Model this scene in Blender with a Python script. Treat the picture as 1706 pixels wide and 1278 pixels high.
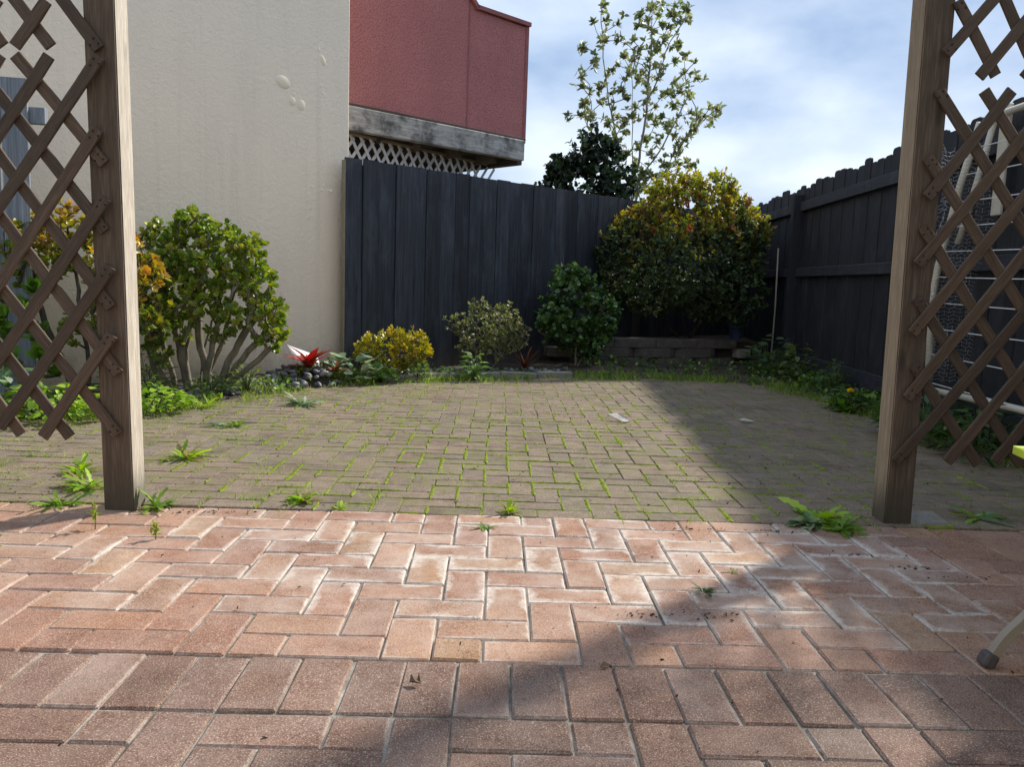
import bpy, bmesh, math, random
import numpy as np
from mathutils import Vector, Matrix

R_ = math.radians
for _o in list(bpy.data.objects):
    bpy.data.objects.remove(_o)
random.seed(11)
rng = np.random.default_rng(11)
scene = bpy.context.scene
COL = scene.collection

# ------------------------------------------------------------------ camera
CAM_RIGHT = (0.99933, -0.01400, 0.03373)
CAM_DOWN = (0.03175, -0.12381, -0.99180)
CAM_FWD = (0.01806, 0.99221, -0.12329)
cam_data = bpy.data.cameras.new('camera')
cam_data.sensor_width = 36.0
cam_data.lens = 36.0 * 1350.0 / 1706.0
cam_data.clip_start = 0.05
cam_data.clip_end = 2000.0
cam = bpy.data.objects.new('camera', cam_data)
COL.objects.link(cam)
cam.matrix_world = Matrix(((CAM_RIGHT[0], -CAM_DOWN[0], -CAM_FWD[0], 0.0),
                           (CAM_RIGHT[1], -CAM_DOWN[1], -CAM_FWD[1], 0.0),
                           (CAM_RIGHT[2], -CAM_DOWN[2], -CAM_FWD[2], 0.8695),
                           (0, 0, 0, 1)))
scene.camera = cam

# ------------------------------------------------------------------ world and sun
SUN_AZ, SUN_EL = 46.5, 37.0          # degrees clockwise from +Y, above the horizon
world = bpy.data.worlds.new('World')
scene.world = world
world.use_nodes = True
wn = world.node_tree
bg = wn.nodes['Background']
sky = wn.nodes.new('ShaderNodeTexSky')
sky.sky_type = 'NISHITA'
sky.sun_disc = False
sky.sun_elevation = R_(SUN_EL)
sky.sun_rotation = R_(SUN_AZ)
sky.air_density = 1.2
sky.dust_density = 1.0
w_tc = wn.nodes.new('ShaderNodeTexCoord')
w_mp = wn.nodes.new('ShaderNodeMapping')
w_mp.inputs['Scale'].default_value = (1.0, 1.0, 2.0)
w_mp.inputs['Location'].default_value = (0.35, 0.1, 0.0)
w_n1 = wn.nodes.new('ShaderNodeTexNoise')
w_n1.inputs['Scale'].default_value = 2.6
w_n1.inputs['Detail'].default_value = 7.0
w_n1.inputs['Roughness'].default_value = 0.55
w_n1.inputs['Distortion'].default_value = 0.35
w_r1 = wn.nodes.new('ShaderNodeValToRGB')
w_r1.color_ramp.elements[0].position = 0.36
w_r1.color_ramp.elements[0].color = (0.88, 0.88, 0.88, 1)
w_r1.color_ramp.elements[1].position = 0.66
w_r1.color_ramp.elements[1].color = (0.97, 0.97, 0.97, 1)
w_n2 = wn.nodes.new('ShaderNodeTexNoise')
w_n2.inputs['Scale'].default_value = 3.4
w_n2.inputs['Detail'].default_value = 6.0
w_r2 = wn.nodes.new('ShaderNodeValToRGB')
w_r2.color_ramp.elements[0].position = 0.38
w_r2.color_ramp.elements[0].color = (2.3, 3.25, 4.9, 1)
w_r2.color_ramp.elements[1].position = 0.70
w_r2.color_ramp.elements[1].color = (6.1, 6.7, 7.5, 1)
w_mx = wn.nodes.new('ShaderNodeMix')
w_mx.data_type = 'RGBA'
wn.links.new(w_tc.outputs['Generated'], w_mp.inputs['Vector'])
wn.links.new(w_mp.outputs[0], w_n1.inputs['Vector'])
wn.links.new(w_mp.outputs[0], w_n2.inputs['Vector'])
wn.links.new(w_n1.outputs['Fac'], w_r1.inputs[0])
wn.links.new(w_n2.outputs['Fac'], w_r2.inputs[0])
wn.links.new(w_r1.outputs[0], w_mx.inputs['Factor'])
wn.links.new(sky.outputs[0], w_mx.inputs['A'])
wn.links.new(w_r2.outputs[0], w_mx.inputs['B'])
wn.links.new(w_mx.outputs['Result'], bg.inputs['Color'])
bg.inputs['Strength'].default_value = 0.10

sun_data = bpy.data.lights.new('sun', 'SUN')
sun_data.energy = 3.6
sun_data.angle = R_(2.9)
sun_data.color = (1.0, 0.93, 0.82)
sun = bpy.data.objects.new('sun', sun_data)
COL.objects.link(sun)
_sd = Vector((math.sin(R_(SUN_AZ)) * math.cos(R_(SUN_EL)), math.cos(R_(SUN_AZ)) * math.cos(R_(SUN_EL)), math.sin(R_(SUN_EL))))
sun.rotation_euler = _sd.to_track_quat('Z', 'Y').to_euler()
sun.location = _sd * 30

scene.view_settings.view_transform = 'Standard'
scene.view_settings.look = 'None'
scene.view_settings.exposure = 0.72
scene.view_settings.gamma = 1.0
scene.view_settings.use_curve_mapping = False
scene.render.engine = 'CYCLES'
scene.cycles.use_denoising = True
scene.cycles.max_bounces = 6
scene.cycles.transparent_max_bounces = 6

# ------------------------------------------------------------------ helpers
def tag(o, label=None, cat=None, group=None, kind=None):
    if label: o['label'] = label
    if cat: o['category'] = cat
    if group: o['group'] = group
    if kind: o['kind'] = kind
    return o

def link(name, data, parent=None, loc=None, rot=None, scale=None):
    o = bpy.data.objects.new(name, data)
    COL.objects.link(o)
    if parent is not None: o.parent = parent
    if loc is not None: o.location = loc
    if rot is not None: o.rotation_euler = rot
    if scale is not None: o.scale = scale
    return o

def empty(name, loc=(0, 0, 0), rot=(0, 0, 0)):
    o = link(name, None, None, loc, rot)
    o.empty_display_size = 0.1
    return o

def mesh_np(name, verts, faces, mat=None, cols=None, smooth=False, edgecol='Col'):
    """faces: array (M,k) of one k, or a list of lists"""
    me = bpy.data.meshes.new(name)
    verts = np.asarray(verts, dtype=np.float32)
    if isinstance(faces, np.ndarray):
        M, k = faces.shape
        me.vertices.add(len(verts))
        me.vertices.foreach_set('co', verts.ravel())
        me.loops.add(M * k)
        me.loops.foreach_set('vertex_index', faces.astype(np.int32).ravel())
        me.polygons.add(M)
        me.polygons.foreach_set('loop_start', np.arange(0, M * k, k, dtype=np.int32))
        me.update(calc_edges=True)
    else:
        me.from_pydata([tuple(v) for v in verts], [], faces)
        me.update()
    if smooth:
        me.polygons.foreach_set('use_smooth', np.ones(len(me.polygons), dtype=bool))
    if cols is not None:
        at = me.color_attributes.new(edgecol, 'FLOAT_COLOR', 'POINT')
        c = np.ones((len(verts), 4), dtype=np.float32)
        c[:, :3] = cols
        at.data.foreach_set('color', c.ravel())
    if mat is not None:
        me.materials.append(mat)
    return me

def bm_mesh(name, bm, mat=None, smooth=False):
    me = bpy.data.meshes.new(name)
    bm.to_mesh(me)
    bm.free()
    if smooth:
        me.polygons.foreach_set('use_smooth', np.ones(len(me.polygons), dtype=bool))
    if mat is not None: me.materials.append(mat)
    return me

def bbox_mesh(name, sx, sy, sz, bevel, mat=None, seg=1, centre=(0, 0, 0), wob=0.0):
    bm = bmesh.new()
    bmesh.ops.create_cube(bm, size=1.0)
    for v in bm.verts:
        v.co = Vector((v.co.x * sx + centre[0], v.co.y * sy + centre[1], v.co.z * sz + centre[2]))
        if wob: v.co += Vector((random.uniform(-wob, wob), random.uniform(-wob, wob), random.uniform(-wob, wob)))
    if bevel > 0:
        bmesh.ops.bevel(bm, geom=list(bm.edges), offset=bevel, segments=seg, affect='EDGES', profile=0.5)
    return bm_mesh(name, bm, mat)

def tube_np(pts, radii, sides=8, cap=True):
    """one continuous tube along a polyline: returns verts, quads list"""
    pts = [Vector(p) for p in pts]
    n = len(pts)
    V, Fq = [], []
    up = Vector((0.3, 0.2, 1.0)).normalized()
    prev = None
    for i, p in enumerate(pts):
        d = (pts[min(i + 1, n - 1)] - pts[max(i - 1, 0)])
        if d.length < 1e-9: d = Vector((0, 0, 1))
        d.normalize()
        if prev is None:
            a = d.cross(up)
            if a.length < 0.1: a = d.cross(Vector((1, 0, 0)))
        else:
            a = prev - d * prev.dot(d)
        a.normalize()
        prev = a
        b = d.cross(a)
        r = radii[i] if hasattr(radii, '__len__') else radii
        for k in range(sides):
            t = 2 * math.pi * k / sides
            V.append(p + a * (math.cos(t) * r) + b * (math.sin(t) * r))
    for i in range(n - 1):
        for k in range(sides):
            k2 = (k + 1) % sides
            Fq.append([i * sides + k, i * sides + k2, (i + 1) * sides + k2, (i + 1) * sides + k])
    if cap:
        Fq.append(list(range(sides))[::-1])
        Fq.append([(n - 1) * sides + k for k in range(sides)])
    return V, Fq

def tube_mesh(name, pts, radii, mat, sides=8):
    V, Fq = tube_np(pts, radii, sides)
    return mesh_np(name, V, Fq, mat, smooth=True)

class MB:
    """collects pieces into one mesh"""
    def __init__(self): self.v, self.f = [], []
    def add(self, V, Fq):
        o = len(self.v)
        self.v += [tuple(p) for p in V]
        self.f += [[i + o for i in q] for q in Fq]
    def box(self, c, s, M=None):
        V = []
        for dx in (-.5, .5):
            for dy in (-.5, .5):
                for dz in (-.5, .5):
                    p = Vector((dx * s[0], dy * s[1], dz * s[2]))
                    if M is not None: p = M @ p
                    V.append(p + Vector(c))
        self.add(V, [[0, 1, 3, 2], [4, 6, 7, 5], [0, 4, 5, 1], [2, 3, 7, 6], [0, 2, 6, 4], [1, 5, 7, 3]])
    def tube(self, pts, r, sides=6): self.add(*tube_np(pts, r, sides))
    def mesh(self, name, mat, smooth=False): return mesh_np(name, self.v, self.f, mat, smooth=smooth)

def smooth_curve(pts, n=6):
    """Catmull-Rom through the points"""
    P = [Vector(p) for p in pts]
    P = [P[0] * 2 - P[1]] + P + [P[-1] * 2 - P[-2]]
    out = []
    for i in range(1, len(P) - 2):
        for k in range(n):
            t = k / n
            a, b, c, d = P[i - 1], P[i], P[i + 1], P[i + 2]
            out.append(0.5 * ((2 * b) + (c - a) * t + (2 * a - 5 * b + 4 * c - d) * t * t + (3 * b - a - 3 * c + d) * t ** 3))
    out.append(P[-2])
    return out

# ------------------------------------------------------------------ materials
class NT:
    def __init__(self, name):
        self.m = bpy.data.materials.new(name)
        self.m.use_nodes = True
        self.t = self.m.node_tree
        self.b = self.t.nodes['Principled BSDF']
        self.out = self.t.nodes['Material Output']
    def n(self, typ, **kw):
        nd = self.t.nodes.new('ShaderNode' + typ)
        for k, v in kw.items():
            if k.startswith('i_'):
                nd.inputs[k[2:].replace('_', ' ')].default_value = v
            else:
                setattr(nd, k, v)
        return nd
    def l(self, a, b): self.t.links.new(a, b)
    def tc(self, kind='Object'):
        return self.n('TexCoord').outputs[kind]
    def pos(self): return self.n('NewGeometry').outputs['Position']
    def mapping(self, vec, scale=(1, 1, 1), loc=None):
        m = self.n('Mapping')
        m.inputs['Scale'].default_value = scale
        self.l(vec, m.inputs['Vector'])
        if loc is not None: self.l(loc, m.inputs['Location'])
        return m.outputs[0]
    def noise(self, vec, scale, detail=4.0, rough=0.55, dist=0.0):
        t = self.n('TexNoise')
        t.inputs['Scale'].default_value = scale
        t.inputs['Detail'].default_value = detail
        t.inputs['Roughness'].default_value = rough
        t.inputs['Distortion'].default_value = dist
        if vec is not None: self.l(vec, t.inputs['Vector'])
        return t.outputs['Fac']
    def ramp(self, fac, stops):
        r = self.n('ValToRGB')
        e = r.color_ramp.elements
        while len(e) < len(stops): e.new(0.5)
        for k, (p, c) in enumerate(stops):
            e[k].position = p
            e[k].color = (c[0], c[1], c[2], 1) if hasattr(c, '__len__') else (c, c, c, 1)
        self.l(fac, r.inputs[0])
        return r.outputs[0]
    def math(self, op, a, b=None, clamp=False):
        m = self.n('Math', operation=op, use_clamp=clamp)
        for k, x in enumerate((a, b)):
            if x is None: continue
            if isinstance(x, (int, float)): m.inputs[k].default_value = x
            else: self.l(x, m.inputs[k])
        return m.outputs[0]
    def mix(self, fac, a, b, blend='MIX'):
        m = self.n('Mix', data_type='RGBA', blend_type=blend)
        for nm, x in (('Factor', fac), ('A', a), ('B', b)):
            s = m.inputs[nm]
            if isinstance(x, (int, float)): s.default_value = x if nm == 'Factor' else (x, x, x, 1)
            elif isinstance(x, tuple): s.default_value = (x[0], x[1], x[2], 1)
            else: self.l(x, s)
        return m.outputs['Result']
    def bump(self, h, strength=0.3, dist=0.01, prev=None):
        b = self.n('Bump')
        b.inputs['Strength'].default_value = strength
        b.inputs['Distance'].default_value = dist
        self.l(h, b.inputs['Height'])
        if prev is not None: self.l(prev, b.inputs['Normal'])
        self.l(b.outputs[0], self.b.inputs['Normal'])
        return b.outputs[0]
    def base(self, c):
        if isinstance(c, tuple): self.b.inputs['Base Color'].default_value = (c[0], c[1], c[2], 1)
        else: self.l(c, self.b.inputs['Base Color'])
    def rough(self, r):
        if isinstance(r, (int, float)): self.b.inputs['Roughness'].default_value = r
        else: self.l(r, self.b.inputs['Roughness'])
    def rnd_offset(self):
        oi = self.n('ObjectInfo')
        v = self.n('CombineXYZ')
        self.l(self.math('MULTIPLY', oi.outputs['Random'], 37.0), v.inputs[0])
        self.l(self.math('MULTIPLY', oi.outputs['Random'], 71.0), v.inputs[1])
        self.l(self.math('MULTIPLY', oi.outputs['Random'], 13.0), v.inputs[2])
        return v.outputs[0], oi

def mat_wood(name, c_dark, c_light, axis='X', knots=True, rough=0.75, grain=1.0, bump=0.25, var=0.25, stain=None, saw=False, stain_scale=2.5, foot=False):
    """timber; axis = the local direction the grain runs in"""
    m = NT(name)
    off, oi = m.rnd_offset()
    s = {'X': (1.2, 22, 22), 'Y': (22, 1.2, 22), 'Z': (22, 22, 1.2)}[axis]
    obj = m.tc('Object')
    v = m.mapping(obj, tuple(k * grain for k in s), off)
    g = m.noise(v, 2.2, 6, 0.65, 0.6)
    g2 = m.noise(v, 9.0, 4, 0.6, 0.2)
    col = m.ramp(g, [(0.28, c_dark), (0.5, tuple((a + b) * .5 for a, b in zip(c_dark, c_light))), (0.72, c_light)])
    col = m.mix(m.ramp(g2, [(0.42, 0.55), (0.6, 0.0)]), col, tuple(a * 0.7 for a in c_dark))
    if knots:
        kv = m.mapping(obj, {'X': (3, 9, 9), 'Y': (9, 3, 9), 'Z': (9, 9, 3)}[axis], off)
        vo = m.n('TexVoronoi', feature='F1')
        vo.inputs['Scale'].default_value = 0.9
        m.l(kv, vo.inputs['Vector'])
        kn = m.ramp(vo.outputs['Distance'], [(0.05, 1.0), (0.16, 0.0)])
        col = m.mix(m.math('MULTIPLY', kn, 0.75), col, tuple(a * 0.45 for a in c_dark))
    br = m.math('ADD', m.math('MULTIPLY', oi.outputs['Random'], 2 * var), 1.0 - var)
    hsv = m.n('HueSaturation')
    m.l(col, hsv.inputs['Color'])
    m.l(br, hsv.inputs['Value'])
    col = hsv.outputs[0]
    if stain is not None:
        sv = m.mapping(obj, (1, 1, 1), off)
        sn = m.noise(sv, stain_scale, 6, 0.7)
        col = m.mix(m.ramp(sn, [(0.45, 0.0), (0.62, 0.85)]), col, stain)
    if foot:
        sp0 = m.n('SeparateXYZ')
        m.l(obj, sp0.inputs[0])
        dn_ = m.noise(m.mapping(obj, (6, 6, 1.5), off), 2.0, 5, 0.7)
        damp = m.math('ADD', m.ramp(sp0.outputs[2], [(0.02, 1.0), (0.26, 0.0)]), m.math('MULTIPLY', m.math('SUBTRACT', dn_, 0.5), 0.9))
        col = m.mix(m.ramp(damp, [(0.35, 0.0), (0.85, 0.75)]), col, (0.045, 0.042, 0.026))
    if saw:
        sp = m.n('SeparateXYZ')
        m.l(obj, sp.inputs[0])
        fade = m.noise(m.mapping(obj, (2.5, 2.5, 1.6), off), 2.0, 5, 0.7)
        col = m.mix(m.ramp(fade, [(0.50, 0.0), (0.72, 0.55)]), col, tuple(k * 1.6 + 0.008 for k in c_light))
        dirt = m.math('MULTIPLY', m.ramp(sp.outputs[2], [(0.02, 1.0), (0.16, 0.0)]), m.ramp(fade, [(0.35, 0.2), (0.6, 0.8)]))
        if axis == 'Z': col = m.mix(dirt, col, (0.11, 0.09, 0.07))
    m.base(col)
    m.rough(rough)
    h = g
    nb = m.bump(h, bump, 0.004)
    if saw:
        sv = m.mapping(obj, {'X': (60, 3, 3), 'Y': (3, 60, 3), 'Z': (3, 3, 60)}[axis], off)
        sw = m.noise(sv, 2.0, 2, 0.5)
        m.bump(sw, 0.35, 0.003, nb)
    return m.m

def mat_leaf(name, rough=0.42, trans=0.3, spec=0.4):
    m = NT(name)
    at = m.n('Attribute', attribute_name='Col')
    n = m.noise(m.pos(), 60.0, 2, 0.5)
    col = m.mix(m.ramp(n, [(0.3, 0.35), (0.7, 0.0)]), at.outputs['Color'], (0.0, 0.0, 0.0), 'MULTIPLY')
    col = m.mix(0.25, at.outputs['Color'], col)
    m.base(col)
    m.rough(rough)
    m.b.inputs['Specular IOR Level'].default_value = spec
    tr = m.n('BsdfTranslucent')
    hs = m.n('HueSaturation')
    hs.inputs['Saturation'].default_value = 1.15
    hs.inputs['Value'].default_value = 1.35
    m.l(col, hs.inputs['Color'])
    m.l(hs.outputs[0], tr.inputs['Color'])
    ms = m.n('MixShader')
    ms.inputs[0].default_value = trans
    m.l(m.b.outputs[0], ms.inputs[1])
    m.l(tr.outputs[0], ms.inputs[2])
    m.l(ms.outputs[0], m.out.inputs['Surface'])
    return m.m

def mat_bark(name, c1, c2, scale=25.0):
    m = NT(name)
    v = m.mapping(m.pos(), (1, 1, 0.35))
    n = m.noise(v, scale, 5, 0.6)
    m.base(m.ramp(n, [(0.3, c1), (0.7, c2)]))
    m.rough(0.8)
    m.bump(n, 0.5, 0.008)
    return m.m

def mat_plain(name, c, rough=0.5, metal=0.0, nscale=30.0, var=0.25, bump=0.0):
    m = NT(name)
    n = m.noise(m.tc('Object'), nscale, 4, 0.6)
    m.base(m.mix(m.ramp(n, [(0.3, 0.0), (0.75, 1.0)]), tuple(k * (1 - var) for k in c), c))
    m.rough(rough)
    m.b.inputs['Metallic'].default_value = metal
    if bump: m.bump(n, bump, 0.004)
    return m.m

def mat_brick_front():
    m = NT('terracotta_paver')
    oi = m.n('ObjectInfo')
    off, _ = m.rnd_offset()
    gen = m.n('SeparateXYZ')
    m.l(m.tc('Generated'), gen.inputs[0])
    obj = m.mapping(m.tc('Object'), (1, 1, 1), off)
    # distance to the brick's own edge (metres)
    ex = m.math('MULTIPLY', m.math('SUBTRACT', 0.5, m.math('ABSOLUTE', m.math('SUBTRACT', gen.outputs[0], 0.5))), 0.229)
    ey = m.math('MULTIPLY', m.math('SUBTRACT', 0.5, m.math('ABSOLUTE', m.math('SUBTRACT', gen.outputs[1], 0.5))), 0.111)
    e = m.math('MINIMUM', ex, ey)
    n_big = m.noise(obj, 9.0, 4, 0.6)
    n_mid = m.noise(obj, 45.0, 4, 0.65)
    n_fine = m.noise(obj, 210.0, 3, 0.75)
    n_gr = m.noise(obj, 330.0, 1, 0.5)
    base = oi.outputs['Color']
    c = m.mix(m.ramp(n_big, [(0.3, 0.55), (0.62, 0.0)]), base, (0.62, 0.55, 0.52), 'MULTIPLY')
    c = m.mix(m.ramp(n_fine, [(0.34, 0.95), (0.50, 0.0)]), c, (0.36, 0.29, 0.27), 'MULTIPLY')
    c = m.mix(m.ramp(n_gr, [(0.56, 0.0), (0.70, 0.55)]), c, (0.66, 0.54, 0.44))
    c = m.mix(m.ramp(n_mid, [(0.36, 0.45), (0.52, 0.0)]), c, (0.70, 0.62, 0.60), 'MULTIPLY')
    # dark grime patches that run over several bricks
    wp = m.pos()
    gr = m.noise(wp, 2.2, 6, 0.7)
    c = m.mix(m.ramp(gr, [(0.50, 0.0), (0.66, 0.55)]), c, (0.60, 0.58, 0.56), 'MULTIPLY')
    # dusty haze
    hz = m.noise(wp, 5.0, 5, 0.65)
    c = m.mix(m.math('MULTIPLY', m.ramp(hz, [(0.38, 0.0), (0.68, 0.45)]), m.math('MINIMUM', oi.outputs['Alpha'], 1.0)), c, (0.62, 0.55, 0.49))
    # lime bloom: creeps in from some of the edges, patchy, more on some bricks than on others
    sel = m.ramp(m.noise(obj, 7.0, 2, 0.5), [(0.40, 0.12), (0.58, 1.0)])
    reach = m.math('MULTIPLY', m.math('ADD', m.math('MULTIPLY', n_big, 0.024), m.math('MULTIPLY', n_mid, 0.030)), m.math('MULTIPLY', oi.outputs['Alpha'], sel))
    bl = m.math('SUBTRACT', 1.0, m.math('DIVIDE', e, m.math('ADD', reach, 0.0005)), True)
    bl = m.math('MULTIPLY', bl, m.ramp(n_fine, [(0.30, 0.35), (0.62, 1.0)]))
    bl = m.math('MULTIPLY', bl, m.math('MINIMUM', oi.outputs['Alpha'], 1.0), True)
    bl = m.math('MULTIPLY', bl, m.ramp(n_mid, [(0.34, 0.45), (0.55, 1.0)]))
    c = m.mix(bl, c, (0.72, 0.68, 0.62))
    m.base(c)
    m.rough(0.9)
    m.b.inputs['Specular IOR Level'].default_value = 0.25
    b1 = m.bump(n_fine, 0.35, 0.0016)
    m.bump(n_mid, 0.3, 0.003, b1)
    return m.m

def mat_brick_yard(island=False):
    m = NT('weathered_paver' + ('_far' if island else ''))
    if island:
        rnd = m.n('NewGeometry').outputs['Random Per Island']
        vec = m.pos()
    else:
        oi = m.n('ObjectInfo')
        rnd = oi.outputs['Random']
        vec = m.pos()
    n_big = m.noise(vec, 1.1, 4, 0.6)
    n_mid = m.noise(vec, 16.0, 4, 0.6)
    n_fine = m.noise(vec, 150.0, 3, 0.75)
    c = m.ramp(rnd, [(0.0, (0.205, 0.170, 0.134)), (0.4, (0.242, 0.195, 0.150)), (0.75, (0.285, 0.222, 0.168)), (1.0, (0.240, 0.205, 0.166))])
    c = m.mix(m.ramp(n_big, [(0.38, 0.0), (0.62, 0.55)]), c, (0.27, 0.195, 0.145))
    c = m.mix(m.ramp(n_mid, [(0.35, 0.6), (0.58, 0.0)]), c, (0.60, 0.60, 0.58), 'MULTIPLY')
    c = m.mix(m.ramp(n_fine, [(0.36, 0.9), (0.52, 0.0)]), c, (0.42, 0.40, 0.37), 'MULTIPLY')
    c = m.mix(m.ramp(m.noise(vec, 240.0, 1, 0.5), [(0.58, 0.0), (0.72, 0.4)]), c, (0.40, 0.35, 0.29))
    c = m.mix(m.ramp(m.noise(vec, 3.1, 5, 0.7), [(0.50, 0.0), (0.66, 0.6)]), c, (0.55, 0.52, 0.48), 'MULTIPLY')
    alg = m.noise(vec, 5.5, 5, 0.65)
    c = m.mix(m.ramp(alg, [(0.46, 0.0), (0.66, 0.50)]), c, (0.17, 0.185, 0.055))
    m.base(c)
    m.rough(0.92)
    m.b.inputs['Specular IOR Level'].default_value = 0.2
    b1 = m.bump(n_fine, 0.45, 0.002)
    m.bump(n_mid, 0.3, 0.004, b1)
    return m.m

def mat_ground(name, stops, scale=6.0, green=None, bump=0.6):
    m = NT(name)
    v = m.pos()
    n = m.noise(v, scale, 6, 0.65)
    f = m.noise(v, scale * 14, 4, 0.7)
    c = m.ramp(n, stops)
    c = m.mix(m.ramp(f, [(0.35, 0.6), (0.6, 0.0)]), c, (0.45, 0.42, 0.4), 'MULTIPLY')
    if green is not None:
        g = m.noise(v, 2.3, 5, 0.6)
        c = m.mix(m.ramp(g, [(0.45, 0.0), (0.58, 0.9)]), c, green)
    m.base(c)
    m.rough(0.95)
    m.bump(f, bump, 0.01)
    return m.m

def mat_stucco(name, c, c2, scale=170.0, strength=0.5, dist=0.006, stain=0.35, fleck=None, splash=False):
    m = NT(name)
    v = m.tc('Object')
    n = m.noise(v, scale, 3, 0.6)
    n2 = m.noise(v, scale * 0.33, 3, 0.5, 0.8)
    big = m.noise(v, 1.6, 5, 0.6)
    col = m.mix(m.ramp(big, [(0.35, 0.0), (0.7, 1.0)]), c, c2)
    st = m.noise(m.mapping(v, (6, 6, 0.7)), 1.0, 5, 0.6)
    col = m.mix(m.math('MULTIPLY', m.ramp(st, [(0.45, 0.0), (0.75, 1.0)]), stain), col, tuple(k * 0.72 for k in c))
    if splash:
        spz = m.n('SeparateXYZ')
        m.l(v, spz.inputs[0])
        sn = m.noise(v, 7.0, 5, 0.7)
        lowz = m.math('ADD', m.ramp(spz.outputs[2], [(0.02, 0.9), (0.5, 0.0)]), m.math('MULTIPLY', m.math('SUBTRACT', sn, 0.5), 1.0))
        col = m.mix(m.ramp(lowz, [(0.35, 0.0), (0.9, 0.65)]), col, (0.40, 0.33, 0.23))
        dr = m.noise(m.mapping(v, (9, 9, 0.35)), 1.0, 4, 0.6)
        col = m.mix(m.ramp(dr, [(0.56, 0.0), (0.72, 0.28)]), col, (0.66, 0.58, 0.46))
    if fleck is not None:
        col = m.mix(m.ramp(n, [(0.40, 0.75), (0.52, 0.0)]), col, fleck)
    m.base(col)
    m.rough(0.85)
    b = m.bump(n, strength, dist)
    m.bump(n2, strength, dist * 1.6, b)
    return m.m

M = {}
M['post'] = mat_wood('shade_toned_post_timber', (0.070, 0.049, 0.032), (0.170, 0.122, 0.081), 'Z', True, 0.8, 0.9, 0.35, 0.05, foot=True)  # dark tone of the post fronts carries their shade
M['post_pale'] = mat_wood('sun_toned_post_timber', (0.42, 0.36, 0.285), (0.70, 0.655, 0.575), 'Z', True, 0.8, 1.3, 0.35, 0.05, foot=True)  # pale tone of the left post's sides carries the sunlight
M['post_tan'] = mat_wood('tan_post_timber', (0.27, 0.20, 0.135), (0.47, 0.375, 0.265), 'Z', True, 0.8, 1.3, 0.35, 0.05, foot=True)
M['slat'] = mat_wood('trellis_timber', (0.060, 0.038, 0.024), (0.145, 0.096, 0.062), 'X', True, 0.75, 1.6, 0.3, 0.22)
M['fence'] = mat_wood('black_stained_timber', (0.010, 0.012, 0.017), (0.046, 0.054, 0.070), 'Z', True, 0.72, 0.8, 0.8, 0.42, None, True)
M['paling'] = mat_wood('black_stained_paling', (0.006, 0.007, 0.010), (0.022, 0.024, 0.032), 'Z', True, 0.75, 0.8, 0.55, 0.30, None, True)
M['fence_x'] = mat_wood('black_stained_rail', (0.010, 0.011, 0.016), (0.034, 0.037, 0.048), 'X', True, 0.72, 0.8, 0.5, 0.2, None, True)
M['greywood'] = mat_wood('grey_weathered_timber', (0.13, 0.15, 0.18), (0.30, 0.33, 0.37), 'Z', True, 0.8, 0.8, 0.5, 0.2)
M['beam'] = mat_wood('weathered_white_beam', (0.30, 0.29, 0.27), (0.66, 0.64, 0.60), 'X', True, 0.85, 0.8, 0.4, 0.1, (0.03, 0.03, 0.028), False, 4.0)
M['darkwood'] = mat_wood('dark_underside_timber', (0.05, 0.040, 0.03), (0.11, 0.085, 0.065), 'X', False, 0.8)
M['whiteslat'] = mat_wood('white_painted_slat', (0.50, 0.50, 0.50), (0.74, 0.74, 0.74), 'X', False, 0.7, 1.2, 0.2, 0.15)
M['trim'] = mat_plain('pale_brown_trim', (0.30, 0.25, 0.17), 0.7)
M['brick'] = mat_brick_front()
M['yard'] = mat_brick_yard(False)
M['yard_far'] = mat_brick_yard(True)
M['soil'] = mat_ground('garden_soil', [(0.3, (0.035, 0.026, 0.018)), (0.7, (0.085, 0.062, 0.042))], 7.0)
M['lawn'] = mat_ground('rough_ground', [(0.3, (0.05, 0.045, 0.03)), (0.7, (0.10, 0.085, 0.055))], 3.0, (0.05, 0.085, 0.02))
M['cream'] = mat_stucco('cream_render', (0.95, 0.81, 0.635), (0.92, 0.79, 0.63), 85.0, 0.55, 0.007, 0.14, None, True)
M['red'] = mat_stucco('red_render', (0.46, 0.180, 0.168), (0.38, 0.145, 0.140), 70.0, 0.8, 0.006, 0.25, (0.22, 0.065, 0.07))
M['redtrim'] = mat_plain('red_painted_trim', (0.30, 0.09, 0.085), 0.6, 0, 8.0, 0.35)
M['block'] = mat_ground('retaining_block', [(0.3, (0.09, 0.075, 0.06)), (0.7, (0.17, 0.145, 0.12))], 14.0)
M['block_pale'] = mat_ground('pale_block', [(0.3, (0.30, 0.26, 0.20)), (0.7, (0.40, 0.35, 0.28))], 14.0)
M['concrete'] = mat_ground('old_concrete', [(0.3, (0.24, 0.23, 0.20)), (0.7, (0.36, 0.34, 0.30))], 12.0)
M['leaf'] = mat_leaf('foliage', 0.45, 0.38)
M['leaf_gloss'] = mat_leaf('glossy_foliage', 0.30, 0.18, 0.5)
M['leaf_succ'] = mat_leaf('succulent_leaf', 0.38, 0.30, 0.45)
M['grass'] = mat_leaf('grass_blade', 0.5, 0.45, 0.3)
M['bark_grey'] = mat_bark('grey_bark', (0.10, 0.085, 0.065), (0.26, 0.23, 0.18))
M['bark_dark'] = mat_bark('dark_bark', (0.035, 0.028, 0.02), (0.10, 0.08, 0.06))
M['bark_pale'] = mat_bark('pale_bark', (0.16, 0.14, 0.11), (0.34, 0.31, 0.26))
M['cream_metal'] = mat_plain('cream_powder_coat', (0.66, 0.61, 0.50), 0.45, 0, 20, 0.12)
M['white_line'] = mat_plain('white_plastic_line', (0.78, 0.78, 0.76), 0.5, 0, 40, 0.1)
M['taupe'] = mat_plain('taupe_powder_coat', (0.34, 0.30, 0.24), 0.42, 0, 60, 0.12)
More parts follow.
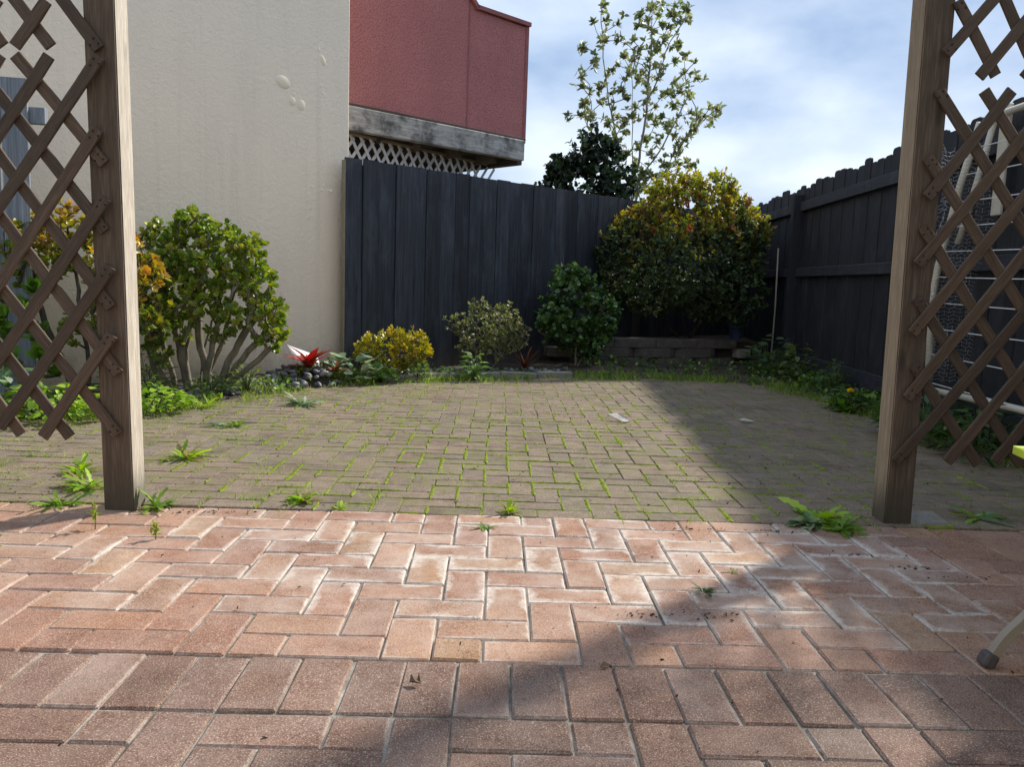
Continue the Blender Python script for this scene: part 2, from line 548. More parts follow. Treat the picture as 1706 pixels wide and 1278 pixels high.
M['rubber'] = mat_plain('dark_rubber_foot', (0.09, 0.08, 0.08), 0.6, 0, 60, 0.2)
M['lime'] = mat_plain('lime_fabric', (0.60, 0.78, 0.05), 0.6, 0, 200, 0.12)
M['pot'] = mat_plain('blue_glazed_pot', (0.06, 0.09, 0.17), 0.3, 0, 10, 0.3)
M['white_sheet'] = mat_plain('white_piece_surface', (0.82, 0.82, 0.80), 0.5, 0, 8, 0.08)
M['wire'] = mat_plain('galvanised_wire', (0.42, 0.43, 0.44), 0.45, 0.6, 60, 0.2)
M['bamboo'] = mat_plain('garden_stake', (0.45, 0.40, 0.30), 0.7, 0, 20, 0.3)
M['yellow'] = mat_plain('yellow_petal', (0.90, 0.55, 0.01), 0.6, 0, 200, 0.2)
M['drybark'] = mat_plain('pale_dry_scrap', (0.60, 0.55, 0.49), 0.8, 0, 60, 0.4)
M['dryleaf'] = mat_plain('brown_dry_leaf', (0.16, 0.10, 0.06), 0.8, 0, 80, 0.5)
M['pebble'] = None

def mat_pebble():
    m = NT('river_pebble')
    oi = m.n('ObjectInfo')
    c = m.ramp(oi.outputs['Random'], [(0.0, (0.055, 0.062, 0.075)), (0.5, (0.12, 0.13, 0.145)), (0.8, (0.22, 0.23, 0.24)), (1.0, (0.34, 0.34, 0.33))])
    n = m.noise(m.tc('Object'), 25.0, 4, 0.6)
    c = m.mix(m.ramp(n, [(0.35, 0.4), (0.6, 0.0)]), c, (0.5, 0.5, 0.5), 'MULTIPLY')
    m.base(c)
    m.rough(0.55)
    m.bump(n, 0.15, 0.003)
    return m.m
M['pebble'] = mat_pebble()

def mat_bed_front():
    m = NT('joint_sand')
    v = m.pos()
    n = m.noise(v, 7.0, 5, 0.65)
    f = m.noise(v, 300.0, 3, 0.7)
    c = m.ramp(n, [(0.34, (0.11, 0.096, 0.078)), (0.50, (0.28, 0.255, 0.215)), (0.68, (0.56, 0.52, 0.46))])
    c = m.mix(m.ramp(f, [(0.35, 0.7), (0.55, 0.0)]), c, (0.4, 0.37, 0.33), 'MULTIPLY')
    m.base(c)
    m.rough(0.95)
    m.bump(f, 0.6, 0.004)
    return m.m
M['joint'] = mat_bed_front()

def mat_bed_yard():
    m = NT('mossy_joint')
    v = m.pos()
    n = m.noise(v, 1.7, 4, 0.6)
    f = m.noise(v, 160.0, 3, 0.7)
    c = m.ramp(f, [(0.3, (0.035, 0.028, 0.02)), (0.7, (0.10, 0.085, 0.06))])
    c = m.mix(m.ramp(n, [(0.38, 0.0), (0.52, 0.9)]), c, (0.17, 0.23, 0.02))
    m.base(c)
    m.rough(0.95)
    m.bump(f, 0.7, 0.005)
    return m.m
M['joint_yard'] = mat_bed_yard()

# ------------------------------------------------------------------ large structure: ground
def flat_poly(name, pts, z, mat, kind='structure', sub=0, amp=0.0):
    bm = bmesh.new()
    vs = [bm.verts.new((x, y, z)) for x, y in pts]
    bm.faces.new(vs)
    bmesh.ops.triangulate(bm, faces=list(bm.faces))
    bm.normal_update()
    for f in bm.faces:
        if f.normal.z < 0: f.normal_flip()
    me = bm_mesh(name, bm, mat)
    return tag(link(name, me), kind=kind)

ground = flat_poly('ground', [(-600, -600), (600, -600), (600, 600), (-600, 600)], -0.075, M['lawn'])

# garden soil: a gently lumpy grid, cut to the shape of the beds
YARD_POLY = [(-3.3, 2.98), (2.95, 2.98), (2.80, 5.5), (2.70, 6.6), (2.45, 7.5), (1.9, 7.75), (0.9, 7.62), (0.4, 7.46), (-0.3, 7.18), (-0.67, 7.0),
             (-1.27, 6.58), (-1.68, 5.95), (-2.15, 4.98), (-2.65, 4.55), (-3.3, 4.3)]
def inside(x, y, poly):
    c = False
    j = len(poly) - 1
    for i in range(len(poly)):
        xi, yi = poly[i]; xj, yj = poly[j]
        if (yi > y) != (yj > y) and x < (xj - xi) * (y - yi) / (yj - yi) + xi: c = not c
        j = i
    return c
def edge_dist(x, y, poly):
    best = 9.0
    for i in range(len(poly)):
        ax, ay = poly[i]; bx, by = poly[(i + 1) % len(poly)]
        t = max(0, min(1, ((x - ax) * (bx - ax) + (y - ay) * (by - ay)) / ((bx - ax) ** 2 + (by - ay) ** 2 + 1e-9)))
        best = min(best, math.hypot(x - ax - t * (bx - ax), y - ay - t * (by - ay)))
    return best

def soil_h(x, y):
    d = edge_dist(x, y, YARD_POLY)
    ins = inside(x, y, YARD_POLY)
    if ins: return -0.06
    h = min(1.0, d / 0.25) * 0.035 + 0.004
    h += 0.012 * math.sin(x * 7.1 + y * 3.3) * math.sin(y * 6.2 - x * 2.0) * min(1, d / 0.3)
    # the mound of pebbles under the red bromeliad
    h += 0.10 * math.exp(-(((x + 1.52) / 0.22) ** 2 + ((y - 6.52) / 0.22) ** 2))
    return h

def make_soil():
    xs = np.arange(-3.8, 3.61, 0.07)
    ys = np.arange(2.98, 11.6, 0.07)
    V, Fq = [], []
    nx, ny = len(xs), len(ys)
    for y in ys:
        for x in xs: V.append((x, y, soil_h(x, y)))
    for j in range(ny - 1):
        for i in range(nx - 1):
            cx, cy = xs[i] + .035, ys[j] + .035
            if inside(cx, cy, YARD_POLY) and edge_dist(cx, cy, YARD_POLY) > 0.12: continue
            Fq.append([j * nx + i, j * nx + i + 1, (j + 1) * nx + i + 1, (j + 1) * nx + i])
    me = mesh_np('garden_bed', V, Fq, M['soil'], smooth=True)
    return tag(link('garden_bed', me), kind='structure')
make_soil()

# ------------------------------------------------------------------ paving
U = 0.118
SOLDIER_TOP = 1.7733
SOLDIER_X0 = -1.0145            # left edge of the soldier brick with index 0
HERR_X0 = -0.1347               # left edge of column 0 of the herringbone above the soldier row
PATIO_END = 2.957

patio = tag(empty('brick_patio'), kind='structure')
joint_me = mesh_np('joint_bed', [(-2.7, 0.6, -0.0072), (2.9, 0.6, -0.0072), (2.9, 2.975, -0.0072), (-2.7, 2.975, -0.0072)], [[0, 1, 2, 3]], M['joint'])
link('joint_bed', joint_me, patio)

def brick_mesh(name, L, W, mat, T=0.05, ch=0.0045):
    return bbox_mesh(name, L, W, T, ch, mat, 1, (0, 0, -T / 2), 0.0013)
brick_full = [brick_mesh('brick', U * 2 - 0.0055, U - 0.0055, M['brick'], 0.05, random.uniform(.003, .005)) for _ in range(7)]
brick_half = [brick_mesh('brick_half', U - 0.0055, U - 0.0055, M['brick'], 0.05, random.uniform(.003, .005)) for _ in range(4)]

TERRA = [(0.385, 0.210, 0.132), (0.365, 0.194, 0.128), (0.410, 0.232, 0.146), (0.335, 0.182, 0.126), (0.375, 0.218, 0.150)]
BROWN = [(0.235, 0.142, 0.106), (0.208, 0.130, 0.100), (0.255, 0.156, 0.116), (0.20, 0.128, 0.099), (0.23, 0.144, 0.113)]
OCHRE = [(0.42, 0.255, 0.15), (0.40, 0.245, 0.165)]

def lay(me, x, y, rz, kind, y_for_tint, sx=1.0):
    o = link('brick', random.choice(me), patio, (x + random.uniform(-.0015, .0015), y + random.uniform(-.0015, .0015), random.uniform(-0.0022, 0.0016)),
             (random.gauss(0, .0042), random.gauss(0, .0042), rz + random.choice((0, math.pi)) + random.gauss(0, .006)))
    if sx != 1.0: o.scale = (sx, 1, 1)
    if kind == 'field':
        c = random.choice(TERRA + OCHRE)
        d = math.hypot((x - 0.1) / 1.5, (y - 2.45) / 0.62)
        a = max(0.25, 1.55 - d * 0.95) * random.uniform(0.55, 1.35)
        if 0.35 < x < 1.35 and y > 1.9: a = max(a, random.uniform(0.6, 1.2))
        if x > 1.5: a *= 0.45
        if y < 2.05: a *= 0.7
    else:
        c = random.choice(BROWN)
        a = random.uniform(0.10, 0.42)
    k = random.uniform(0.9, 1.1)
    o.color = (c[0] * k, c[1] * k, c[2] * k, a)
    return o

def lay_herringbone(x0, y0, i_rng, j_rng, phase, kind, y_lo, y_hi):
    for j in j_rng:
        for i in i_rng:
            k = (i + j + phase) % 4
            cx, cy = x0 + i * U, y0 + j * U
            if k == 1:            # a brick lying across, left end here
                yc = cy + U / 2
                if y_lo < yc < y_hi + 0.03: lay(brick_full, cx + U, yc, 0.0, kind, yc)
            elif k == 3:          # a brick pointing away, near end here
                ya, yb = cy, cy + 2 * U
                if ya >= y_lo - 1e-6 and yb <= y_hi + 0.09: lay(brick_full, cx + U / 2, cy + U, math.pi / 2, kind, cy + U)
                elif ya < y_lo - 1e-6 and yb > y_lo + 0.01: lay(brick_half, cx + U / 2, cy + 1.5 * U, math.pi / 2, kind, cy + U)
                elif yb > y_hi + 0.09 and ya < y_hi: lay(brick_half, cx + U / 2, cy + 0.5 * U, math.pi / 2, kind, cy + U)
lay_herringbone(HERR_X0, SOLDIER_TOP + 0.004, range(-19, 23), range(-1, 10), 0, 'field', SOLDIER_TOP, 2.93)
for i in range(-4, 26):
    lay(brick_full, SOLDIER_X0 + (i + 0.5) * U, SOLDIER_TOP - U, math.pi / 2, 'soldier', 0)
lay_herringbone(SOLDIER_X0, SOLDIER_TOP - 2 * U - 0.004, range(-2, 19), range(-4, 0), 2, 'soldier', SOLDIER_TOP - 2 * U - 4 * U, SOLDIER_TOP - 2 * U - 0.03)

# weathered pavers beyond the posts
yard = tag(empty('paved_yard'), kind='structure')
U2 = 0.1055
YB = PATIO_END + 0.004
yb_me = mesh_np('joint_bed', [(-3.4, 2.96, -0.0055), (3.0, 3.0, -0.0055), (3.0, 7.9, -0.0055), (-3.4, 7.9, -0.0055)], [[0, 1, 2, 3]], M['joint_yard'])
link('joint_bed', yb_me, yard)
yb_full = brick_mesh('paver', U2 * 2 - 0.005, U2 - 0.005, M['yard'], 0.05, 0.003)
yb_half = brick_mesh('paver_half', U2 - 0.005, U2 - 0.005, M['yard'], 0.05, 0.003)
cands, joints = [], []
YX0 = -3.335 + 0.02
for j in range(0, 48):
    for i in range(0, 60):
        k = (i - j) % 4 if False else (i + j) % 4
        cx, cy = YX0 + i * U2, YB + j * U2
        if k == 1: c = (cx + U2, cy + U2 / 2, 0.0, 0)
        elif k == 3: c = (cx + U2 / 2, cy + U2, math.pi / 2, 0)
        elif k == 0 and j == 0: c = (cx + U2 / 2, cy + U2 / 2, math.pi / 2, 1)
        else: continue
        if inside(c[0], c[1], YARD_POLY): cands.append(c)
# the 300 that show largest: nearest and inside the view
def seen(c):
    return abs(c[0] - 0.03 * c[1]) < 0.66 * c[1] + 0.05
vis = sorted([c for c in cands if seen(c)], key=lambda c: c[1])
near, rest = vis[:290], vis[290:] + [c for c in cands if not seen(c)]
def yz(x, y): return 0.004 * math.sin(x * 2.1 + 1.0) * math.sin(y * 1.7)
def ytilt(): return (random.gauss(0, .0035), random.gauss(0, .0035), 0)
for c in near:
    o = link('paver', yb_half if c[3] else yb_full, yard, (c[0], c[1], yz(c[0], c[1]) + random.uniform(-.0012, .0012)))
    t = ytilt()
    o.rotation_euler = (t[0], t[1], c[2] + random.gauss(0, .006))
T_V = np.array([v.co[:] for v in yb_full.vertices])
T_H = np.array([v.co[:] for v in yb_half.vertices])
T_F = [list(p.vertices) for p in yb_full.polygons]
T_FH = [list(p.vertices) for p in yb_half.polygons]
VV, FF = [], []
for c in rest:
    tv, tf = (T_H, T_FH) if c[3] else (T_V, T_F)
    a = c[2] + random.gauss(0, .006)
    Mx = np.array([[math.cos(a), -math.sin(a), 0], [math.sin(a), math.cos(a), 0], [random.gauss(0, .003), random.gauss(0, .003), 1]])
    P = tv @ Mx.T + np.array([c[0], c[1], yz(c[0], c[1]) + random.uniform(-.0012, .0012)])
    o0 = len(VV)
    VV += P.tolist()
    FF += [[q + o0 for q in f] for f in tf]
tag(link('far_pavers', mesh_np('far_pavers', VV, FF, M['yard_far']), yard), kind='stuff')

# ------------------------------------------------------------------ leaves
def norm(a): return a / (np.linalg.norm(a, axis=-1, keepdims=True) + 1e-9)

def tpl_lance(w=0.5, fold=0.12, droop=0.15):
    V = np.array([[0, 0, 0], [-.42 * w, .30, fold * .6], [0, .30, 0], [.42 * w, .30, fold * .6], [-.40 * w, .65, fold * .5 - droop * .4], [0, .65, -droop * .4], [.40 * w, .65, fold * .5 - droop * .4], [0, 1, -droop]], float)
    Fq = np.array([[0, 2, 1], [0, 3, 2], [1, 2, 5], [1, 5, 4], [2, 3, 6], [2, 6, 5], [4, 5, 7], [5, 6, 7]])
    return V, Fq
def tpl_obov(w=0.7, cup=0.12):
    V = np.array([[0, 0, 0], [-.28 * w, .35, cup * .4], [0, .35, -.02], [.28 * w, .35, cup * .4], [-.5 * w, .72, cup], [0, .72, cup * .3], [.5 * w, .72, cup], [-.25 * w, .97, cup * 1.3], [.25 * w, .97, cup * 1.3]], float)
    Fq = np.array([[0, 2, 1], [0, 3, 2], [1, 2, 5], [1, 5, 4], [2, 3, 6], [2, 6, 5], [4, 5, 7], [5, 8, 7], [5, 6, 8]])
    return V, Fq
def tpl_diam(w=0.45):
    V = np.array([[0, 0, 0], [-.5 * w, .5, .05], [.5 * w, .5, .05], [0, 1, -.05]], float)
    return V, np.array([[0, 2, 1], [1, 2, 3]])
def tpl_strap(w=0.1, arch=0.5, n=5):
    V, Fq = [], []
    for k in range(n + 1):
        t = k / n
        ww = w * (1 - t ** 2.5) * (0.7 + 0.6 * t * (1 - t) * 2)
        z = -arch * t * t
        V += [[-ww, t, z + 0.25 * ww], [0, t, z], [ww, t, z + 0.25 * ww]]
    for k in range(n):
        a, b = k * 3, k * 3 + 3
        Fq += [[a, a + 1, b + 1], [a, b + 1, b], [a + 1, a + 2, b + 2], [a + 1, b + 2, b + 1]]
    return np.array(V, float), np.array(Fq)

def tpl_lobed(w=0.16, arch=0.3, n=9):
    V, Fq = [], []
    for k in range(n + 1):
        t = k / n
        env = (0.25 + 1.5 * t) * (1 - t ** 4) if t < 0.75 else 1.9 * (1 - t) ** 0.6
        ww = w * env * (1.0 if k % 2 else 0.55)
        z = -arch * t * t
        V += [[-ww, t - (0.04 if k % 2 else 0), z + 0.2 * ww], [0, t, z], [ww, t - (0.04 if k % 2 else 0), z + 0.2 * ww]]
    for k in range(n):
        a, b = k * 3, k * 3 + 3
        Fq += [[a, a + 1, b + 1], [a, b + 1, b], [a + 1, a + 2, b + 2], [a + 1, b + 2, b + 1]]
    return np.array(V, float), np.array(Fq)

def leaves(name, pos, dirs, ups, length, cols, tpl, mat, smooth=True, tipcol=None):
    """pos (N,3) leaf bases; dirs along the leaf; ups roughly the leaf's upper side"""
    TV, TF = tpl
    N, K = len(pos), len(TV)
    d = norm(dirs)
    s = np.cross(d, ups)
    s = norm(s)
    u = np.cross(s, d)
    L = np.asarray(length, float).reshape(-1, 1, 1) if np.ndim(length) else np.full((N, 1, 1), float(length))
    P = pos[:, None, :] + L * (TV[None, :, 0:1] * s[:, None, :] + TV[None, :, 1:2] * d[:, None, :] + TV[None, :, 2:3] * u[:, None, :])
    Fq = (TF[None] + (np.arange(N) * K)[:, None, None]).reshape(-1, TF.shape[1])
    C = np.repeat(cols, K, axis=0).reshape(N, K, 3).copy()
    if tipcol is not None:
        t = np.clip(TV[:, 1], 0, 1)[None, :, None] ** 3
        C = C * (1 - t) + tipcol[:, None, :] * t
    return mesh_np(name, P.reshape(-1, 3), Fq, mat, cols=C.reshape(-1, 3), smooth=smooth)

def rand_unit(n):
    v = rng.normal(size=(n, 3))
    return norm(v)

def perp(a):
    r = rand_unit(len(a))
    return norm(np.cross(a, r))

def pick(palette, n, weights=None, jitter=0.15):
    p = np.array(palette)
    k = rng.choice(len(p), n, p=weights)
    c = p[k] * rng.uniform(1 - jitter, 1 + jitter, (n, 1)) * rng.uniform(0.94, 1.06, (n, 3))
    return np.clip(c, 0.003, 0.95)

def rosettes(tips, axes, n_leaf, length, palette, weights=None, spread=(0.6, 1.35), tipcol=None, colfun=None):
    """a whorl of leaves at every tip; returns arrays for leaves()"""
    N = len(tips)
    n_leaf = np.broadcast_to(n_leaf, (N,))
    idx = np.repeat(np.arange(N), n_leaf)
    a = norm(axes)[idx]
    n = len(idx)
    p = perp(a)
    th = rng.uniform(spread[0], spread[1], (n, 1))
    d = a * np.cos(th) + p * np.sin(th)
    pos = tips[idx] - a * rng.uniform(0, 0.35, (n, 1)) * length
    L = length * rng.uniform(0.65, 1.15, n)
    cl = pick(palette, N, weights, 0.12)[idx] * rng.uniform(0.85, 1.15, (n, 1)) if colfun is None else colfun(tips)[idx] * rng.uniform(0.82, 1.18, (n, 1))
    return pos, d, a + 0.2 * rand_unit(n), L, np.clip(cl, .003, .95)

# ------------------------------------------------------------------ branch growth
def grow(stems, tips, seg=0.08, jitter=0.15, up_bias=0.6, sag=0.0):
    """stems: polylines (lists of points). Every tip is joined to the nearest suitable wood below it."""
    P, par = [], []
    def add(p, q):
        P.append(np.array(p, float)); par.append(q); return len(P) - 1
    for st in stems:
        q = -1
        for k, p in enumerate(st):
            p = np.array(p, float)
            if k == 0:
                # a stem that starts on existing wood continues it
                q = -1
                if P:
                    d = np.linalg.norm(np.array(P) - p, axis=1)
                    if d.min() < 0.03: q = int(d.argmin()); continue
                q = add(p, -1)
            else:
                a = P[q]; L = np.linalg.norm(p - a); n = max(1, int(L / seg))
                for m in range(1, n + 1):
                    q = add(a + (p - a) * m / n + (rng.normal(size=3) * seg * 0.07 * (m < n)), q)
    base = P[0].copy()
    order = sorted(range(len(tips)), key=lambda i: np.linalg.norm(tips[i] - base))
    ends = {}
    for i in order:
        t = np.array(tips[i], float)
        A = np.array(P)
        v = t - A
        dist = np.linalg.norm(v, axis=1)
        rise = v[:, 2] / (dist + 1e-6)
        cost = dist * (1 + up_bias * np.clip(0.55 - rise, 0, 2) * 2.0)
        cost[dist < seg * 0.5] += 1
        q = int(cost.argmin())
        a = P[q]; L = np.linalg.norm(t - a); n = max(1, int(L / seg))
        # leave along the parent's direction first, then turn to the tip
        pd = (P[q] - P[par[q]]) if par[q] >= 0 else np.array([0, 0, 1.0])
        pd = pd / (np.linalg.norm(pd) + 1e-9)
        ctrl = a + pd * L * 0.35 + np.array([0, 0, 0.08 * L])
        for m in range(1, n + 1):
            s = m / n
            b = (1 - s) ** 2 * a + 2 * s * (1 - s) * ctrl + s * s * t
            if m < n: b = b + rng.normal(size=3) * seg * jitter * 0.6
            q = add(b, q)
        ends[i] = q
    return np.array(P), np.array(par), ends

def wood_mesh(name, P, par, mat, r_tip=0.003, power=2.3, r_max=0.1, sides=6, r_gain=1.0):
    n = len(P)
    acc = np.zeros(n)
    kids = np.zeros(n, int)
    for i in range(n):
        if par[i] >= 0: kids[par[i]] += 1
    for i in range(n - 1, -1, -1):
        if kids[i] == 0: acc[i] += r_tip ** power
        if par[i] >= 0: acc[par[i]] += acc[i]
    # parents may come after children only for stems: they do not, since add() is sequential
    r = np.minimum(acc ** (1 / power) * r_gain, r_max)
    V, Fq = [], []
    for i in range(n):
        q = par[i]
        if q < 0: continue
        a, b = P[q], P[i]
        d = b - a
        L = np.linalg.norm(d)
        if L < 1e-6: continue
        d = d / L
        x = np.cross(d, [0.31, 0.77, 0.55]); x /= np.linalg.norm(x) + 1e-9
        y = np.cross(d, x)
        o = len(V)
        ra = min(r[q], r[i] * 1.25); rb = r[i]
        for (c, rr) in ((a - d * ra * 0.2, ra), (b + d * rb * 0.2, rb)):
            for k in range(sides):
                t = 2 * math.pi * k / sides
                V.append(c + x * math.cos(t) * rr + y * math.sin(t) * rr)
        for k in range(sides):
            k2 = (k + 1) % sides
            Fq.append([o + k, o + k2, o + sides + k2, o + sides + k])
    return mesh_np(name, np.array(V), np.array(Fq), mat, smooth=True)

def shell_points(n, lobes, inner=0.75, zmin=None):
    """points near the surface of a union of ellipsoids: lobes = (cx,cy,cz,rx,ry,rz)"""
    out, nor = [], []
    lobes = np.array(lobes, float)
    w = (lobes[:, 3] * lobes[:, 4] + lobes[:, 3] * lobes[:, 5] + lobes[:, 4] * lobes[:, 5])
    w /= w.sum()
    while len(out) < n:
        k = rng.choice(len(lobes), p=w)
        c, r = lobes[k, :3], lobes[k, 3:]
        d = rand_unit(1)[0]
        s = rng.uniform(inner ** 3, 1.0) ** (1 / 3)
        p = c + d * r * s
        q = (p - lobes[:, :3]) / lobes[:, 3:]
        ins = (q ** 2).sum(1)
        ins[k] = 9
        if (ins < inner ** 2 * 0.9).any(): continue
        if zmin is not None and p[2] < zmin: continue
        nn = d / r
        out.append(p); nor.append(nn / np.linalg.norm(nn))
    return np.array(out), np.array(nor)


# ------------------------------------------------------------------ buildings
DW = Vector((0.736, 0.677, 0.0))          # direction of the back fence and of the two houses behind it
NW = Vector((0.677, -0.736, 0.0))         # their faces look this way
ANG = math.atan2(DW.y, DW.x)

def on_line(p0, s, out=0.0, z=0.0):
    p = Vector(p0) + DW * s + NW * out
    return Vector((p.x, p.y, z))

# cream rendered house on the left: its end corner stands behind the fence's first board
cream = tag(empty('rendered_house', (-1.358, 7.275, 0), (0, 0, ANG)), 'cream rendered house wall with blistered paint behind the left bushes', 'house')
link('wall', bbox_mesh('wall', 4.4, 3.0, 5.2, 0.006, M['cream'], 1, (-2.2, 1.5, 2.6)), cream)
blister = NT('blistered_paint')
blister.base((0.86, 0.76, 0.58)); blister.rough(0.8)
def dome(name, mat, sides=10):
    V, Fq = [(0, -1, 0)], []
    for r in range(1, 5):
        t = r / 4 * math.pi / 2
        for k in range(sides):
            a = 2 * math.pi * k / sides
            V.append((math.sin(t) * math.cos(a), -math.cos(t), math.sin(t) * math.sin(a)))
    for k in range(sides): Fq.append([0, 1 + k, 1 + (k + 1) % sides])
    for r in range(3):
        for k in range(sides):
            a, b = 1 + r * sides + k, 1 + r * sides + (k + 1) % sides
            Fq.append([a, b, b + sides, a + sides][::-1])
    me = mesh_np(name, V, Fq, mat, smooth=True)
    bm = bmesh.new(); bm.from_mesh(me); bmesh.ops.recalc_face_normals(bm, faces=bm.faces); bm.to_mesh(me); bm.free()
    return me
dome_me = dome('paint_blister', blister.m)
def wall_s(x, y): return (x + 1.358) * DW.x + (y - 7.275) * DW.y
for (x, y, z, rx, rz, out, rot) in [(-1.814, 6.855, 2.426, .068, .050, .022, .3), (-1.755, 6.909, 2.29, .030, .036, .014, 0), (-1.695, 6.965, 2.272, .038, .046, .016, 0),
                                    (-1.548, 7.10, 2.669, .026, .048, .012, -.5), (-1.575, 7.07, 2.75, .012, .02, .007, -.4), (-1.60, 7.05, 2.80, .009, .016, .005, 0),
                                    (-1.74, 6.92, 2.345, .012, .018, .006, .4), (-1.56, 7.09, 2.46, .012, .014, .005, 0), (-1.55, 7.10, 2.40, .010, .012, .005, 0),
                                    (-1.62, 7.03, 1.62, .016, .014, .006, 0), (-1.55, 7.10, 1.60, .018, .012, .006, .3), (-1.49, 7.15, 1.60, .018, .018, .008, 0),
                                    (-1.65, 7.0, 1.50, .012, .012, .005, 0), (-1.63, 7.02, 1.44, .014, .018, .005, 0), (-1.64, 7.01, 1.36, .012, .016, .005, 0),
                                    (-1.80, 6.865, 2.33, .008, .010, .004, 0), (-1.67, 6.99, 2.14, .008, .010, .004, 0), (-1.57, 7.08, 2.20, .009, .012, .004, 0)]:
    link('paint_blister', dome_me, cream, (wall_s(x, y), 0.0, z), (0, rot, 0), (rx, out * 0.6, rz))

# red house further back, a balcony box over a recessed lattice
RED0 = Vector((-1.33, 8.60, 0.0))
def red_s(x): return (x + 1.33) / DW.x
redh = tag(empty('red_house', RED0, (0, 0, ANG)), 'red rendered balcony house above the back fence', 'house')
S_END = red_s(0.232)
S_SEAM = red_s(-0.44)
Z_B, Z_T = 2.566, 3.90
# rendered parapet, two panels with a seam, its top stepping up to the left
def panel(name, s0, s1, z0, ztop, y0, y1, mat):
    prof = [(s0, z0), (s1, z0)] + ztop
    n = len(prof)
    V = [(s, y0, z) for s, z in prof] + [(s, y1, z) for s, z in prof]
    Fq = [list(range(n)), list(range(2 * n - 1, n - 1, -1))]
    for k in range(n):
        k2 = (k + 1) % n
        Fq.append([k2, k, k + n, k2 + n])
    me = mesh_np(name, V, Fq, mat)
    bm = bmesh.new(); bm.from_mesh(me); bmesh.ops.recalc_face_normals(bm, faces=bm.faces); bm.to_mesh(me); bm.free()
    return me
s_k = red_s(-0.371)
link('wall', panel('wall', -0.9, S_SEAM - 0.004, Z_B, [(S_SEAM - 0.004, 3.99), (S_SEAM - 0.35, 4.32), (-0.9, 4.9)], 0.0, 2.6, M['red']), redh)
link('wall', panel('wall', S_SEAM + 0.004, S_END - 0.035, Z_B - 0.01, [(S_END - 0.035, Z_T - 0.03), (s_k, Z_T - 0.02), (S_SEAM + 0.004, 3.97)], 0.002, 2.6, M['red']), redh)
link('seam_strip', bbox_mesh('seam_strip', 0.02, 0.012, 1.40, 0.002, M['redtrim'], 1, (S_SEAM, 0.0, Z_B + 0.70)), redh)
link('corner_trim', bbox_mesh('corner_trim', 0.05, 2.62, Z_T - Z_B + 0.03, 0.004, M['redtrim'], 1, (S_END - 0.012, 1.30, (Z_T + Z_B) / 2 - 0.01)), redh)
cop = MB()
cop.box(((s_k + S_END) / 2, 0.06, Z_T + 0.005), (S_END - s_k + 0.03, 0.20, 0.045))
Mt = Matrix.Rotation(math.atan2(0.40, -0.42), 3, 'Y')
ang = math.atan2(0.40, 0.42)
cop.box((s_k - 0.19, 0.06, Z_T + 0.19), (0.58, 0.20, 0.045), Matrix.Rotation(ang, 3, 'Y'))
link('coping', cop.mesh('coping', M['redtrim']), redh)
link('beam', bbox_mesh('beam', S_END + 0.85, 0.09, 0.235, 0.008, M['beam'], 1, ((S_END - 0.95) / 2, -0.02, 2.340 + 0.1025)), redh)
link('flashing', bbox_mesh('flashing', S_END + 0.9, 0.03, 0.03, 0.003, M['darkwood'], 1, ((S_END - 0.9) / 2, -0.01, 2.579)), redh)
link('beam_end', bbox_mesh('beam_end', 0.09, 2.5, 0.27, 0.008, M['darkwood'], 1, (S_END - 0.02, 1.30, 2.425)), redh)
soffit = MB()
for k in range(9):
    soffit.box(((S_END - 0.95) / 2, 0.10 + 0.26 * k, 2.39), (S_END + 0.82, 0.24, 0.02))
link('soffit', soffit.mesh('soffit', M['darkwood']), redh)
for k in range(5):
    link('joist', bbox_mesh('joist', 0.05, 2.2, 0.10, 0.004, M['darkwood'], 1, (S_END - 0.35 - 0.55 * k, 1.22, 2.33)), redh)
# recessed wall of white lattice under the soffit
lat_rot = math.atan2(0.42, 2.2)
lat = link('lattice', None, redh, (-0.31, 0.07, 0.0), (0, 0, lat_rot))
link('lattice_rail', bbox_mesh('lattice_rail', 2.75, 0.03, 0.03, 0.003, M['trim'], 1, (0.95, 0.0, 2.318)), lat)
sl_len = 0.86
slat_w = bbox_mesh('lattice_slat', sl_len, 0.008, 0.034, 0.001, M['whiteslat'])
for k in range(19):
    sx = 2.25 - 0.14 * k
    link('slat', slat_w, lat, (sx, -0.005, 1.955), (0, math.radians(56), 0))
    link('slat', slat_w, lat, (sx - 0.03, 0.006, 1.955), (0, math.radians(-50), 0))
link('rear_wall', bbox_mesh('rear_wall', S_END + 0.5, 0.1, 2.3, 0.0, M['darkwood'], 1, ((S_END - 1.3) / 2, 2.45, 1.15)), redh)

